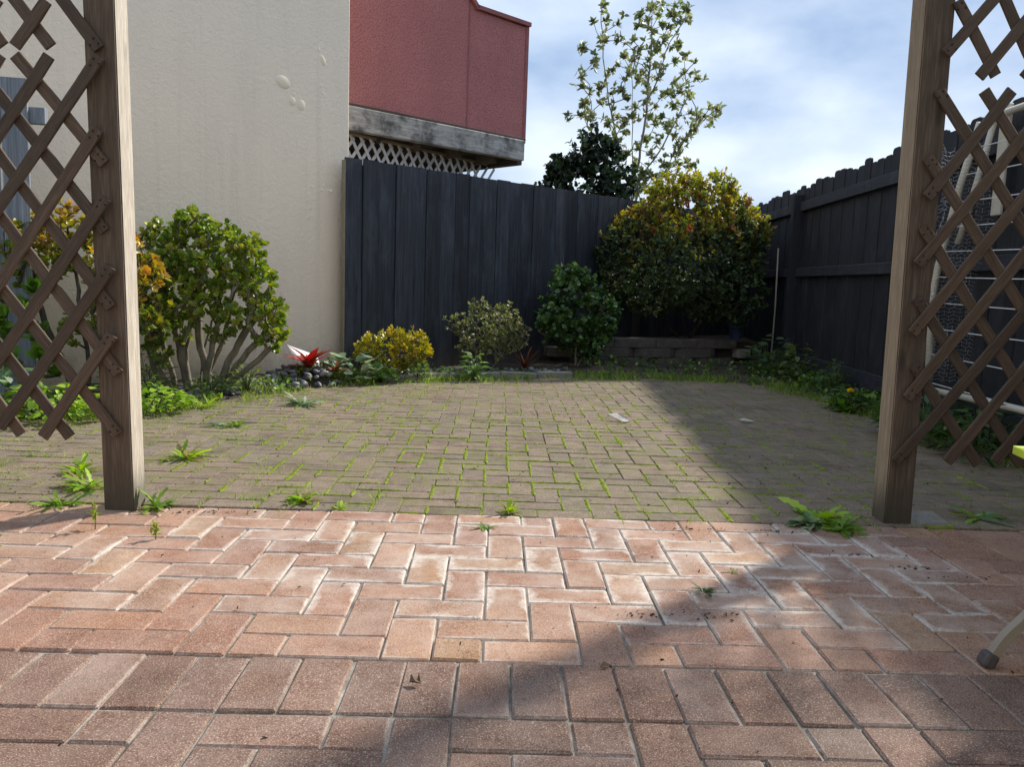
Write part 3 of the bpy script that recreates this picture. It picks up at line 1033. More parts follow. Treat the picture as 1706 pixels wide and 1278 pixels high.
# ------------------------------------------------------------------ back fence (left)
def prism_board(name, w, h, t, mat, style='flat'):
    """board standing on z=0, width along local X, thickness along local Y"""
    if style == 'flat': prof = [(-w / 2, 0), (w / 2, 0), (w / 2, h), (-w / 2, h)]
    elif style == 'round':
        r = 0.035
        prof = [(-w / 2, 0), (w / 2, 0)]
        for k in range(5):
            a = k / 4 * math.pi / 2
            prof.append((w / 2 - r + r * math.cos(a), h - r + r * math.sin(a)))
        for k in range(5):
            a = math.pi / 2 + k / 4 * math.pi / 2
            prof.append((-w / 2 + r + r * math.cos(a), h - r + r * math.sin(a)))
    else:
        prof = [(-w / 2, 0), (w / 2, 0), (w / 2, h - 0.012), (w / 2 - 0.02, h - 0.001), (-w / 2 + 0.03, h + 0.004), (-w / 2, h - 0.02)]
    n = len(prof)
    V = [(x, -t / 2, z) for x, z in prof] + [(x, t / 2, z) for x, z in prof]
    Fq = [list(range(n)), list(range(2 * n - 1, n - 1, -1))]
    for k in range(n):
        k2 = (k + 1) % n
        Fq.append([k2, k, k + n, k2 + n])
    me = mesh_np(name, V, Fq, mat)
    bm = bmesh.new(); bm.from_mesh(me)
    bmesh.ops.bevel(bm, geom=[e for e in bm.edges if e.calc_length() > 0.3], offset=0.003, segments=1, affect='EDGES')
    bmesh.ops.recalc_face_normals(bm, faces=bm.faces); bm.to_mesh(me); bm.free()
    return me

bf = tag(empty('board_fence', (-1.336, 7.075, 0), (0, 0, ANG)), 'black stained fence of wide vertical boards behind the yellow and olive shrubs', 'fence')
boards = [prism_board('board', w, 1.0, 0.019, M['fence'], 'flat') for w in (0.170, 0.160, 0.178)]
s, k = 0.0, 0
wid = [0.170, 0.160, 0.178]
while s < 6.45:
    j = random.choice((0, 0, 1, 2))
    w = wid[j]
    over = k % 2 == 1
    h = 1.885 + random.uniform(-0.006, 0.006)
    o = link('board', boards[j], bf, (s + w / 2, 0.022 - random.uniform(0.0, 0.006) - (0.004 if over else 0), -0.03), (random.gauss(0, .002), random.gauss(0, .0018), random.gauss(0, .012)), (1, 1, h + 0.03))
    s += w + (0.0005 if random.random() < 0.7 else 0.004)
    k += 1
link('end_strip', bbox_mesh('end_strip', 0.010, 0.05, 1.86, 0.001, M['trim'], 1, (-0.012, 0.03, 0.93)), bf)
link('backing', bbox_mesh('backing', 6.4, 0.006, 1.84, 0.0, M['paling'], 1, (3.2, 0.0365, 0.92)), bf)
for z in (0.35, 1.0, 1.65):
    link('rail', bbox_mesh('rail', 6.1, 0.045, 0.09, 0.003, M['fence_x'], 1, (3.05, 0.065, z)), bf)
for sx in (0.3, 2.3, 4.3, 6.0):
    link('post', bbox_mesh('post', 0.09, 0.09, 1.85, 0.004, M['fence'], 1, (sx, 0.14, 0.91)), bf)

# ------------------------------------------------------------------ right fence
RF0 = Vector((2.887, 4.65, 0))
RD = Vector((0.0638, 1.0, 0)).normalized()
RANG = math.atan2(RD.y, RD.x)
rf = tag(empty('paling_fence', RF0, (0, 0, RANG)), 'black stained paling fence with round-topped boards along the right side', 'fence')
pal = [prism_board('board', w, 1.0, 0.018, M['paling'], 'flat') for w in (0.148, 0.138)]
def rpal(w, h): return prism_board('board', w, h, 0.018, M['paling'], 'round')
# local frame: x along the fence away from the camera, y to the left (towards the yard)
s, k = -5.6, 0
GAPS = {3.05: 0.012, 3.2: 0.008, 3.55: 0.012, 3.7: 0.009, 3.9: 0.010, 4.4: 0.010}
gapkeys = sorted(GAPS)
variants = [rpal(0.148, 2.02), rpal(0.140, 1.985), rpal(0.150, 2.0), rpal(0.145, 2.04)]
vw = [0.148, 0.140, 0.150, 0.145]
while s < 7.0:
    j = (k * 3 + int(random.random() * 2)) % 4
    w = vw[j]
    narrow = 1.0
    if 3.35 < s < 3.5: narrow = 0.55
    tilt = random.gauss(0, .004)
    link('board', variants[j], rf, (s + w * narrow / 2, -0.03 + (0.006 if k % 2 else 0.0), -0.03), (0, tilt, 0), (narrow, 1, 1 + random.uniform(-.004, .004)))
    g = 0.002
    for q in gapkeys:
        if s <= q < s + w: g = GAPS[q]
    s += w * narrow + g
    k += 1
for (z, hgt) in ((1.762, 0.095), (1.08, 0.09)):
    for (a, b) in ((-5.6, 1.3), (1.3, 3.98), (4.10, 6.9)):
        link('rail', bbox_mesh('rail', b - a - 0.004, 0.045, hgt, 0.004, M['fence_x'], 1, ((a + b) / 2, 0.003, z)), rf)
for (a, b) in ((-5.6, 1.3), (1.3, 3.98), (4.10, 6.9)):
    link('kick_board', bbox_mesh('kick_board', b - a - 0.004, 0.025, 0.24, 0.003, M['fence_x'], 1, ((a + b) / 2, -0.005, 0.12)), rf)
for sx in (4.04, 1.2, -1.3, 6.2):
    link('post', bbox_mesh('post', 0.10, 0.10, 1.90, 0.004, M['paling'], 1, (sx, 0.035, 0.94)), rf)

# ------------------------------------------------------------------ grey timber fence far left
gf = tag(empty('grey_fence', (-2.955, 5.2, 0), (0, 0, R_(8))), 'weathered blue grey timber fence end behind the left trellis', 'fence')
gb = prism_board('board', 0.15, 1.0, 0.022, M['greywood'], 'flat')
for k in range(7):
    link('board', gb, gf, (-0.075 - 0.153 * k, 0.01 * (k % 2), -0.03), (0, random.gauss(0, .006), 0), (1, 1, 2.05 + 0.012 * k + random.uniform(-.01, .01)))
link('rail', bbox_mesh('rail', 1.2, 0.05, 0.10, 0.003, M['greywood'], 1, (-0.50, 0.045, 1.80)), gf)
link('rail', bbox_mesh('rail', 1.1, 0.05, 0.10, 0.003, M['greywood'], 1, (-0.58, 0.045, 0.60)), gf)

# ------------------------------------------------------------------ open pergola over the camera, carried by the two posts
ver = tag(empty('pergola'), kind='structure')
link('unseen_bounce_wall', bbox_mesh('unseen_bounce_wall', 9.0, 0.2, 2.7, 0.01, M['cream'], 1, (0.6, -2.2, 1.35)), ver)  # unseen wall, added behind the camera to shape light on the post fronts
link('beam', bbox_mesh('beam', 8.0, 0.09, 0.19, 0.006, M['darkwood'], 1, (0.6, 2.945, 2.49)), ver)
for k in range(9):
    link('rafter', bbox_mesh('rafter', 0.05, 5.2, 0.14, 0.004, M['darkwood'], 1, (-2.9 + 0.9 * k, 0.45, 2.66)), ver)

# ------------------------------------------------------------------ posts
def lean_post(name, foot, top, zt, sx, sy, label, side):
    """foot/top = (x, y) of the front left corner at the ground and at height zt"""
    H = 2.395
    k = H / zt
    dx, dy = (top[0] - foot[0]) * k, (top[1] - foot[1]) * k
    o = empty(name, (foot[0] + sx / 2, foot[1] + sy / 2, 0))
    bm = bmesh.new()
    bmesh.ops.create_cube(bm, size=1.0)
    for v in bm.verts:
        t = v.co.z + 0.5
        v.co = Vector((v.co.x * sx + dx * t, v.co.y * sy + dy * t, -0.01 + t * (H + 0.01)))
    bmesh.ops.bevel(bm, geom=list(bm.edges), offset=0.004, segments=2, affect='EDGES')
    sm = bm_mesh('shaft', bm, M['post'])
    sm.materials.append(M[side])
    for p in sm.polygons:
        if abs(p.normal.x) > 0.6: p.material_index = 1      # side faces paler than the front: light and shade put into the colour
    link('shaft', sm, o)
    tag(o, label, 'post')
    return o
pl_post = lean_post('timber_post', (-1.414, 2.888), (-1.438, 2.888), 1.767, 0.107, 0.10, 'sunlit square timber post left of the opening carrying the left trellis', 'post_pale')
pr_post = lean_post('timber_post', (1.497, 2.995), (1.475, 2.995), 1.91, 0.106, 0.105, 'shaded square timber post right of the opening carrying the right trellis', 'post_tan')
pad = flat = bbox_mesh('concrete_pad', 0.20, 0.16, 0.03, 0.008, M['concrete'], 1, (0, 0, 0.0), 0.01)
link('footing', pad, pr_post, (0.12, 0.03, -0.004))
# bolt holes and screws on the left post
dark_hole = mat_plain('old_screw_hole', (0.02, 0.015, 0.01), 0.9)
hole_me = tube_mesh('screw', [(0, 0, 0), (0, -0.0025, 0)], 0.006, dark_hole, 8)

# ------------------------------------------------------------------ trellis
SLAT_W, SLAT_T = 0.040, 0.012
_slat_cache = {}
def slat_mesh(L):
    k = round(L, 2)
    if k not in _slat_cache:
        bm = bmesh.new()
        n = max(2, int(L / 0.12))
        bmesh.ops.create_grid(bm, x_segments=1, y_segments=1, size=0.5)
        bm.free()
        bm = bmesh.new()
        bmesh.ops.create_cube(bm, size=1.0)
        bmesh.ops.subdivide_edges(bm, edges=[e for e in bm.edges if abs((e.verts[0].co - e.verts[1].co).x) > 0.5], cuts=n)
        for v in bm.verts:
            v.co = Vector((v.co.x * L, v.co.y * SLAT_T, v.co.z * SLAT_W))
        bow = random.uniform(-.004, .004)
        for v in bm.verts:
            t = v.co.x / L
            v.co.z += bow * math.cos(t * math.pi) + random.uniform(-.0012, .0012)
        es = [e for e in bm.edges if abs((e.verts[0].co - e.verts[1].co).x) > 0.02]
        bmesh.ops.bevel(bm, geom=es, offset=0.002, segments=1, affect='EDGES')
        _slat_cache[k] = bm_mesh('slat', bm, M['slat'])
    return _slat_cache[k]
screw_me = tube_mesh('screw', [(0, 0, 0), (0, -0.0015, 0)], 0.0035, dark_hole, 6)

def trellis(label, lines, x_clip, z_lo, z_hi, yB, yF, post_x):
    """lines: (kind, (x,z), (x,z)); kind F lies in front of B; lines run on to x_clip where they leave the picture"""
    xs = [p[0] for l in lines for p in l[1:]]
    o = empty('trellis_panel', ((min(xs) + max(xs)) / 2, yB, z_lo))
    for kind, a, b in lines:
        a, b = Vector((a[0], 0, a[1])), Vector((b[0], 0, b[1]))
        d = (b - a).normalized()
        L = (b - a).length
        c = (a + b) / 2
        me = slat_mesh(L)
        y = yF if kind == 'F' else yB
        ang = -math.atan2(d.z, d.x)
        s = link('slat', me, o, Vector((c.x, y, c.z)) - o.location, (random.gauss(0, .01), ang, 0))
        s.scale = (L / round(L, 2), 1, 1)
        e = a if abs(a.x - post_x) < abs(b.x - post_x) else b
        if abs(e.x - post_x) < 0.06:
            for q in ((0.0, 0.012), (0.016, -0.004), (-0.012, -0.010)):
                e2 = e - (e - c).normalized() * 0.025
                link('screw', screw_me, s, s.matrix_basis.inverted() @ Vector((e2.x + q[0] - o.location.x, y - SLAT_T / 2 - o.location.y - 0.0004, e2.z + q[1] - o.location.z)))
    tag(o, label, 'trellis')
    return o

def clip_out(lines, x_clip, z_lo, z_hi):
    """run each line on past its outer end to the panel's edge"""
    out = []
    for kind, a, b, ext in lines:
        if ext:
            dx, dz = b[0] - a[0], b[1] - a[1]
            t = 9.0
            if abs(dx) > 1e-6: t = min(t, max((x_clip - a[0]) / dx, 1.0))
            if dz > 0: t = min(t, max((z_hi - a[1]) / dz, 1.0))
            elif dz < 0: t = min(t, max((z_lo - a[1]) / dz, 1.0))
            b = (a[0] + dx * t, a[1] + dz * t)
        out.append((kind, a, b))
    return out

LYB, LYF = 2.8765, 2.8630
low_left = [('F', (-1.542, 1.574), (-1.706, 1.329), 1), ('F', (-1.376, 1.579), (-1.705, 1.11), 1), ('F', (-1.386, 1.343), (-1.739, 0.812), 1),
            ('F', (-1.367, 1.113), (-1.75, 0.552), 1), ('F', (-1.358, 0.877), (-1.761, 0.299), 0), ('F', (-1.356, 0.641), (-1.611, 0.269), 0),
            ('F', (-1.702, 1.575), (-1.793, 1.439), 1), ('F', (-1.862, 1.575), (-1.953, 1.44), 1),
            ('B', (-1.375, 1.228), (-1.662, 1.576), 0), ('B', (-1.378, 0.999), (-1.719, 1.44), 1), ('B', (-1.365, 0.737), (-1.713, 1.222), 1),
            ('B', (-1.345, 0.504), (-1.713, 1.003), 1), ('B', (-1.351, 0.283), (-1.714, 0.759), 1), ('B', (-1.522, 0.269), (-1.707, 0.516), 1),
            ('B', (-1.692, 0.272), (-1.754, 0.362), 1), ('B', (-1.862, 0.272), (-1.924, 0.362), 1)]
trellis('diamond trellis below the seam on the left post, green bushes showing through', clip_out(low_left, -2.2, 0.27, 1.576), -2.2, 0.27, 1.576, LYB, LYF, -1.37)
up_left = [('F', (-1.656, 1.601), (-1.544, 1.753), 1), ('F', (-1.816, 1.601), (-1.704, 1.753), 1), ('F', (-1.976, 1.601), (-1.864, 1.753), 1), ('F', (-1.496, 1.601), (-1.384, 1.753), 0),
           ('B', (-1.542, 1.609), (-1.651, 1.753), 1), ('B', (-1.381, 1.607), (-1.494, 1.759), 1), ('B', (-1.70, 1.607), (-1.786, 1.725), 1), ('B', (-1.86, 1.607), (-1.946, 1.725), 1)]
up_left = [l for l in up_left if l[1] != (-1.496, 1.601)]
trellis('upper trellis on the left post, cut off by the top of the photo', clip_out(up_left, -2.2, 1.60, 2.35), -2.2, 1.60, 2.35, LYB, LYF, -1.37)

RYB, RYF = 2.9835, 2.9700
low_right = [('F', (1.532, 1.229), (1.798, 1.608), 0), ('F', (1.521, 0.985), (1.86, 1.458), 1), ('F', (1.525, 0.733), (1.885, 1.237), 1), ('F', (1.527, 0.491), (1.908, 1.033), 1),
             ('F', (1.507, 0.249), (1.932, 0.824), 1), ('F', (1.701, 0.254), (1.956, 0.615), 1), ('F', (1.883, 0.26), (1.98, 0.403), 1), ('F', (2.06, 0.26), (2.157, 0.403), 1),
             ('B', (1.541, 1.609), (1.906, 1.127), 1), ('B', (1.706, 1.611), (1.876, 1.391), 1), ('B', (1.527, 1.37), (1.94, 0.824), 1), ('B', (1.533, 1.125), (1.954, 0.546), 1),
             ('B', (1.537, 0.862), (1.992, 0.249), 0), ('B', (1.55, 0.617), (1.828, 0.248), 0), ('B', (1.875, 1.611), (2.045, 1.391), 1), ('B', (2.045, 1.611), (2.215, 1.391), 1)]
trellis('diamond trellis below the seam on the right post, clothesline showing through', clip_out(low_right, 2.45, 0.25, 1.61), 2.45, 0.25, 1.61, RYB, RYF, 1.535)
up_right = [('F', (1.55, 1.726), (1.696, 1.913), 1), ('F', (1.678, 1.654), (1.817, 1.837), 1), ('F', (1.838, 1.656), (1.958, 1.812), 1), ('F', (2.0, 1.656), (2.12, 1.812), 1),
            ('B', (1.744, 1.662), (1.579, 1.912), 0), ('B', (1.905, 1.662), (1.740, 1.937), 1), ('B', (2.07, 1.662), (1.905, 1.937), 1), ('B', (2.235, 1.662), (2.07, 1.937), 1)]
trellis('upper trellis on the right post, sky showing through', clip_out(up_right, 2.45, 1.65, 2.38), 2.45, 1.65, 2.38, RYB, RYF, 1.56)

# ------------------------------------------------------------------ shrubs and trees
def plant(name, loc, label, cat, wood=None, foliage=(), extra=()):
    """meshes are given in world coordinates and moved under an Empty at the plant's foot"""
    o = empty(name, loc)
    off = -Vector(loc)
    for nm, me in ([('trunk', wood)] if wood is not None else []) + list(foliage) + list(extra):
        link(nm, me, o, off)
    return tag(o, label, cat)

JADE = [(0.215, 0.300, 0.042), (0.285, 0.365, 0.055), (0.135, 0.215, 0.034), (0.40, 0.42, 0.07)]
def sample_crown(n, lobes, mind, inner=0.35):
    pts, nor = [], []
    P, Nn = shell_points(n * 6, lobes, inner)
    for p, q in zip(P, Nn):
        if all((p[0] - r[0]) ** 2 + (p[1] - r[1]) ** 2 + (p[2] - r[2]) ** 2 > mind * mind for r in pts):
            pts.append(p); nor.append(q)
        if len(pts) >= n: break
    return np.array(pts), np.array(nor)

def jade_bush(name, label, foot, stems, lobes, n, palette, weights, colfun=None, leaf=0.046, rt=0.0042, leafn=9, bark='bark_grey'):
    tips, nor = sample_crown(n, lobes, 0.048, 0.2)
    P, par, ends = grow(stems, tips, 0.055, 0.24, 0.9)
    wood = wood_mesh('trunk', P, par, M[bark], rt, 2.05, 0.075, 7)
    axes = np.array([0.5 * norm(P[ends[i]] - P[par[ends[i]]]) + 0.6 * nor[i] + np.array([0, 0, 0.45]) for i in range(len(tips))])
    # a second whorl a little further down each twig
    t2 = np.array([P[par[ends[i]]] for i in range(len(tips))]) * 0.5 + tips * 0.5 + rng.normal(size=tips.shape) * 0.012
    allt = np.vstack([tips, t2])
    alla = np.vstack([axes, axes + 0.4 * rand_unit(len(axes))])
    pos, d, u, L, c = rosettes(allt, alla, np.concatenate([np.full(len(tips), leafn), np.full(len(t2), 5)]), leaf, palette, weights, (0.35, 1.35), None, colfun)
    fol = leaves('leaves', pos, d, u, L, c, tpl_obov(0.78, 0.14), M['leaf_succ'])
    return plant(name, foot, label, 'bush', wood, [('leaves', fol)])

jf = Vector((-2.15, 5.88, 0.02))
jade_bush('jade_bush', 'tall green jade bush with thick grey trunks against the cream wall', jf,
          [[(-2.27, 5.92, -0.02), (-2.27, 5.92, 0.25), (-2.24, 5.93, 0.55), (-2.25, 5.92, 0.85)],
           [(-2.33, 5.90, -0.02), (-2.38, 5.90, 0.18), (-2.46, 5.90, 0.42), (-2.48, 5.92, 0.7)],
           [(-2.10, 5.84, -0.02), (-2.09, 5.84, 0.14), (-2.14, 5.84, 0.33), (-2.16, 5.84, 0.6), (-2.15, 5.86, 0.9)],
           [(-2.09, 5.84, 0.14), (-2.0, 5.84, 0.33), (-1.94, 5.86, 0.55), (-1.90, 5.86, 0.85)],
           [(-2.05, 5.86, 0.0), (-1.95, 5.84, 0.22), (-1.84, 5.84, 0.42), (-1.74, 5.85, 0.58)],
           [(-2.02, 5.90, 0.0), (-1.90, 5.88, 0.20), (-1.76, 5.86, 0.36), (-1.66, 5.86, 0.48)],
           [(-2.36, 5.86, -0.02), (-2.42, 5.82, 0.12), (-2.47, 5.80, 0.30), (-2.50, 5.84, 0.5)],
           [(-2.22, 5.84, -0.02), (-2.24, 5.80, 0.2), (-2.28, 5.78, 0.42), (-2.33, 5.80, 0.66)],
           [(-2.0, 5.86, -0.02), (-1.88, 5.84, 0.13), (-1.72, 5.84, 0.26), (-1.62, 5.84, 0.36)],
           [(-2.13, 5.86, -0.02), (-2.06, 5.80, 0.25), (-2.0, 5.78, 0.5), (-1.97, 5.80, 0.75)],
           [(-2.17, 5.90, 0.0), (-2.15, 5.92, 0.3), (-2.06, 5.95, 0.62), (-2.02, 5.95, 0.9)]],
          [(-2.40, 5.88, 1.10, 0.17, 0.18, 0.12), (-2.20, 5.90, 1.21, 0.15, 0.16, 0.11), (-2.02, 5.86, 1.12, 0.17, 0.18, 0.13), (-1.84, 5.86, 1.05, 0.16, 0.18, 0.13),
           (-2.30, 5.80, 0.90, 0.22, 0.20, 0.16), (-2.05, 5.76, 0.88, 0.24, 0.18, 0.17), (-1.78, 5.84, 0.82, 0.18, 0.18, 0.15), (-1.68, 5.84, 0.60, 0.15, 0.16, 0.13),
           (-1.86, 5.76, 0.60, 0.16, 0.14, 0.12), (-2.12, 5.72, 0.66, 0.18, 0.12, 0.12), (-2.48, 5.86, 0.76, 0.14, 0.16, 0.16), (-2.45, 5.82, 0.50, 0.13, 0.13, 0.15),
           (-1.63, 5.84, 0.42, 0.11, 0.12, 0.10), (-2.32, 5.74, 0.58, 0.13, 0.12, 0.11), (-1.96, 5.72, 0.47, 0.10, 0.09, 0.08), (-2.40, 5.76, 0.30, 0.10, 0.10, 0.10), (-2.20, 5.70, 0.45, 0.09, 0.08, 0.08)],
          520, JADE, [0.4, 0.3, 0.2, 0.1], None, 0.047, 0.0060, 9)

def orange_col(t):
    n = len(t)
    c = pick([(0.16, 0.22, 0.035), (0.20, 0.25, 0.04)], n, None, 0.15)
    hot = pick([(0.60, 0.34, 0.05), (0.68, 0.46, 0.08), (0.52, 0.26, 0.06), (0.46, 0.40, 0.06)], n, None, 0.15)
    w = np.clip((t[:, 2] - 0.62) * 1.7 + (t[:, 0] + 2.45) * 0.9 + rng.normal(0, .25, n), 0, 1)[:, None]
    return c * (1 - w) + hot * w
of = Vector((-2.66, 5.28, 0.02))
jade_bush('golden_jade_bush', 'jade bush with orange and yellow leaf tips behind the left post', of,
          [[(-2.66, 5.28, -0.02), (-2.66, 5.28, 0.3), (-2.70, 5.28, 0.6), (-2.72, 5.28, 0.9)],
           [(-2.60, 5.30, -0.02), (-2.50, 5.29, 0.3), (-2.40, 5.28, 0.55), (-2.30, 5.26, 0.7)],
           [(-2.72, 5.26, 0.0), (-2.85, 5.25, 0.35), (-2.95, 5.25, 0.65), (-2.98, 5.25, 0.9)]],
          [(-2.70, 5.28, 1.04, 0.40, 0.26, 0.26), (-2.95, 5.26, 0.95, 0.22, 0.22, 0.26), (-2.38, 5.26, 0.85, 0.26, 0.2, 0.2), (-2.28, 5.25, 0.62, 0.16, 0.16, 0.16), (-2.55, 5.18, 0.52, 0.24, 0.14, 0.18)],
          240, JADE, None, orange_col, 0.046, 0.004, 9, 'bark_dark')

# big green rosettes low on the far left
def aeonium(foot):
    heads = np.array([(-3.02, 5.02, 0.66), (-2.88, 4.98, 0.60), (-3.10, 4.95, 0.50), (-2.95, 4.92, 0.44), (-2.80, 4.95, 0.48), (-3.05, 4.98, 0.32), (-2.90, 4.86, 0.30), (-2.76, 4.92, 0.34), (-3.15, 5.0, 0.70), (-2.98, 4.90, 0.56), (-2.70, 4.98, 0.22), (-2.85, 5.02, 0.72)])
    P, par, ends = grow([[(-2.95, 5.0, -0.02), (-2.95, 5.0, 0.15)]], heads, 0.07, 0.12, 0.8)
    wood = wood_mesh('trunk', P, par, M['bark_grey'], 0.009, 2.2, 0.035, 7)
    ax = np.tile(np.array([[0.15, -0.55, 0.8]]), (len(heads), 1)) + 0.35 * rand_unit(len(heads))
    pos, d, u, L, c = rosettes(heads, ax, 26, 0.095, [(0.13, 0.25, 0.035), (0.18, 0.31, 0.05), (0.10, 0.20, 0.03)], None, (0.25, 1.5))
    fol = leaves('leaves', pos, d, u, L, c, tpl_obov(0.52, 0.10), M['leaf_succ'])
    plant('rosette_succulent', foot, 'large green rosette succulent low behind the left trellis', 'succulent', wood, [('leaves', fol)])
aeonium(Vector((-2.95, 5.0, 0.02)))

# small yellow bush
def dome_bush(name, label, foot, lobes, n, tpl, length, colfun, stems, ntips, mat='leaf', outward=0.8, up=0.5, inner=0.8, bark='bark_dark', rt=0.003, cat='bush', zmin=None, tipcol=None, power=2.3):
    nt_ = max(40, n // 15)
    tp, tn = shell_points(nt_, lobes, inner, zmin)
    tp = tp + tn * (np.abs(rng.normal(0, 1, nt_)) * length * 0.65 - length * 0.3)[:, None]
    ta = norm(outward * tn + up * np.array([0, 0, 1.0]) + 0.45 * rand_unit(nt_))
    idx = np.repeat(np.arange(nt_), rng.integers(9, 21, nt_))
    k = len(idx)
    pr_ = perp(ta[idx])
    th = rng.uniform(0.15, 1.45, (k, 1))
    d = ta[idx] * np.cos(th) + pr_ * np.sin(th)
    back = rng.uniform(-0.2, 1.5, (k, 1)) * length
    pts = tp[idx] - ta[idx] * back + rng.normal(0, 1, (k, 3)) * length * 0.18
    c0, t0 = colfun(tp, tn)
    c = np.clip(c0[idx] * rng.uniform(0.75, 1.25, (k, 1)), .003, .95)
    c = c * (1 - 0.35 * np.clip(back / length, 0, 1))          # leaves further down the shoot are darker
    tc = None if t0 is None else np.clip(t0[idx] * rng.uniform(.85, 1.15, (k, 1)), .003, .95)
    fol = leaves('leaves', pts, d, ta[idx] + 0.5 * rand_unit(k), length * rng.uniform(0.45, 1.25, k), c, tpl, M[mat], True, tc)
    tips, _ = sample_crown(ntips, lobes, length * 0.8, 0.4)
    P, par, ends = grow(stems, tips, 0.08, 0.18, 0.6)
    wood = wood_mesh('trunk', P, par, M[bark], rt, power, 0.06, 6)
    return plant(name, foot, label, cat, wood, [('leaves', fol)])

def c_yellow(p, n):
    k = len(p)
    a = pick([(0.40, 0.36, 0.04), (0.48, 0.42, 0.06), (0.30, 0.32, 0.04), (0.46, 0.36, 0.05)], k, [0.35, 0.25, 0.30, 0.10])
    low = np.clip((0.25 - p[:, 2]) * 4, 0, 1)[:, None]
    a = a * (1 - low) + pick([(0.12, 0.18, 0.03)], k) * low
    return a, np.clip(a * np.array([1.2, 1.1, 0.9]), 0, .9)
yf = Vector((-0.91, 7.02, 0.03))
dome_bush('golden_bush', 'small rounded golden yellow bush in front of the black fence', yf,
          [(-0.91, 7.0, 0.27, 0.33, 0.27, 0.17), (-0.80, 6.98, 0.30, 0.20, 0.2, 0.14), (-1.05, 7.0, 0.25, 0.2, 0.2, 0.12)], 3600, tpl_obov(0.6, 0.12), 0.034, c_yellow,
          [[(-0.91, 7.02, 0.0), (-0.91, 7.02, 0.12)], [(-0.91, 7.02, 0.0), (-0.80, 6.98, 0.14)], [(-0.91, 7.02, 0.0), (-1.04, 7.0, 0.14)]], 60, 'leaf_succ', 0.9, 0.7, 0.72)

# airy olive shrub
def c_olive(p, n):
    k = len(p)
    a = pick([(0.15, 0.17, 0.06), (0.22, 0.24, 0.085), (0.30, 0.31, 0.14), (0.12, 0.12, 0.06)], k, [0.35, 0.3, 0.2, 0.15])
    return a, None
af = Vector((-0.08, 7.72, 0.03))
def azalea():
    lobes = [(-0.10, 7.70, 0.44, 0.32, 0.26, 0.22), (-0.40, 7.68, 0.48, 0.13, 0.13, 0.10), (0.16, 7.70, 0.38, 0.17, 0.18, 0.17), (0.05, 7.70, 0.60, 0.13, 0.14, 0.09), (-0.20, 7.70, 0.64, 0.10, 0.10, 0.08), (-0.15, 7.62, 0.24, 0.26, 0.16, 0.14)]
    tips, nor = sample_crown(330, lobes, 0.04, 0.3)
    P, par, ends = grow([[(-0.08, 7.72, 0.0), (-0.08, 7.72, 0.12)], [(-0.08, 7.72, 0.0), (0.04, 7.72, 0.2)], [(-0.08, 7.72, 0.0), (-0.25, 7.7, 0.25), (-0.38, 7.68, 0.42)]], tips, 0.06, 0.2, 0.5)
    wood = wood_mesh('trunk', P, par, M['bark_grey'], 0.0022, 2.3, 0.02, 5)
    ax = nor + np.array([0, 0, 0.5])
    pos, d, u, L, c = rosettes(tips, ax, 10, 0.036, [(0.15, 0.18, 0.055), (0.23, 0.26, 0.085), (0.33, 0.34, 0.15), (0.12, 0.12, 0.055)], [0.35, 0.3, 0.2, 0.15], (0.3, 1.5))
    fol = leaves('leaves', pos, d, u, L, c, tpl_obov(0.5, 0.08), M['leaf'])
    plant('olive_shrub', af, 'airy olive green shrub with small pale leaves before the black fence', 'shrub', wood, [('leaves', fol)])
azalea()

# rounded glossy shrub
def c_gloss(p, n):
    k = len(p)
    a = pick([(0.06, 0.125, 0.032), (0.085, 0.175, 0.042), (0.13, 0.23, 0.06), (0.045, 0.09, 0.028)], k, [0.35, 0.3, 0.2, 0.15])
    return a, None
cf = Vector((0.80, 8.36, 0.03))
dome_bush('glossy_shrub', 'rounded dark green glossy shrub left of the low block wall', cf,
          [(0.78, 8.34, 0.66, 0.34, 0.30, 0.36), (0.62, 8.32, 0.50, 0.24, 0.24, 0.28), (1.02, 8.34, 0.56, 0.20, 0.22, 0.30), (0.72, 8.36, 0.90, 0.22, 0.22, 0.16), (0.92, 8.30, 0.28, 0.16, 0.16, 0.16)], 7000, tpl_lance(0.85, 0.14, 0.12), 0.050, c_gloss,
          [[(0.80, 8.36, -0.02), (0.80, 8.36, 0.2), (0.80, 8.35, 0.45)], [(0.80, 8.36, -0.02), (0.95, 8.34, 0.3)]], 60, 'leaf_gloss', 0.7, 0.25, 0.6, 'bark_pale', 0.004)

# the big hedge bush in the corner
def c_lilly(p, n):
    k = len(p)
    dark = pick([(0.055, 0.090, 0.032), (0.075, 0.120, 0.040), (0.10, 0.140, 0.052), (0.05, 0.078, 0.030)], k)
    hot = pick([(0.50, 0.42, 0.06), (0.40, 0.42, 0.06), (0.52, 0.36, 0.08), (0.54, 0.26, 0.11), (0.32, 0.38, 0.05), (0.56, 0.15, 0.08)], k, [0.33, 0.27, 0.16, 0.05, 0.17, 0.02])
    patch = 0.5 + 0.5 * np.sin(p[:, 0] * 9.0 + 2 * np.sin(p[:, 1] * 7)) * np.sin(p[:, 2] * 8 + p[:, 0] * 3)
    w = np.clip((p[:, 2] - 1.28) * 2.0 + (patch - 0.5) * 0.9 + rng.normal(0, 0.25, k), 0, 1)
    w = (w * (rng.uniform(0, 1, k) < 0.35 + 0.65 * w))[:, None]
    w = w * 0.85
    return dark * (1 - w) + hot * w, None
lf = Vector((2.25, 9.75, 0.26))
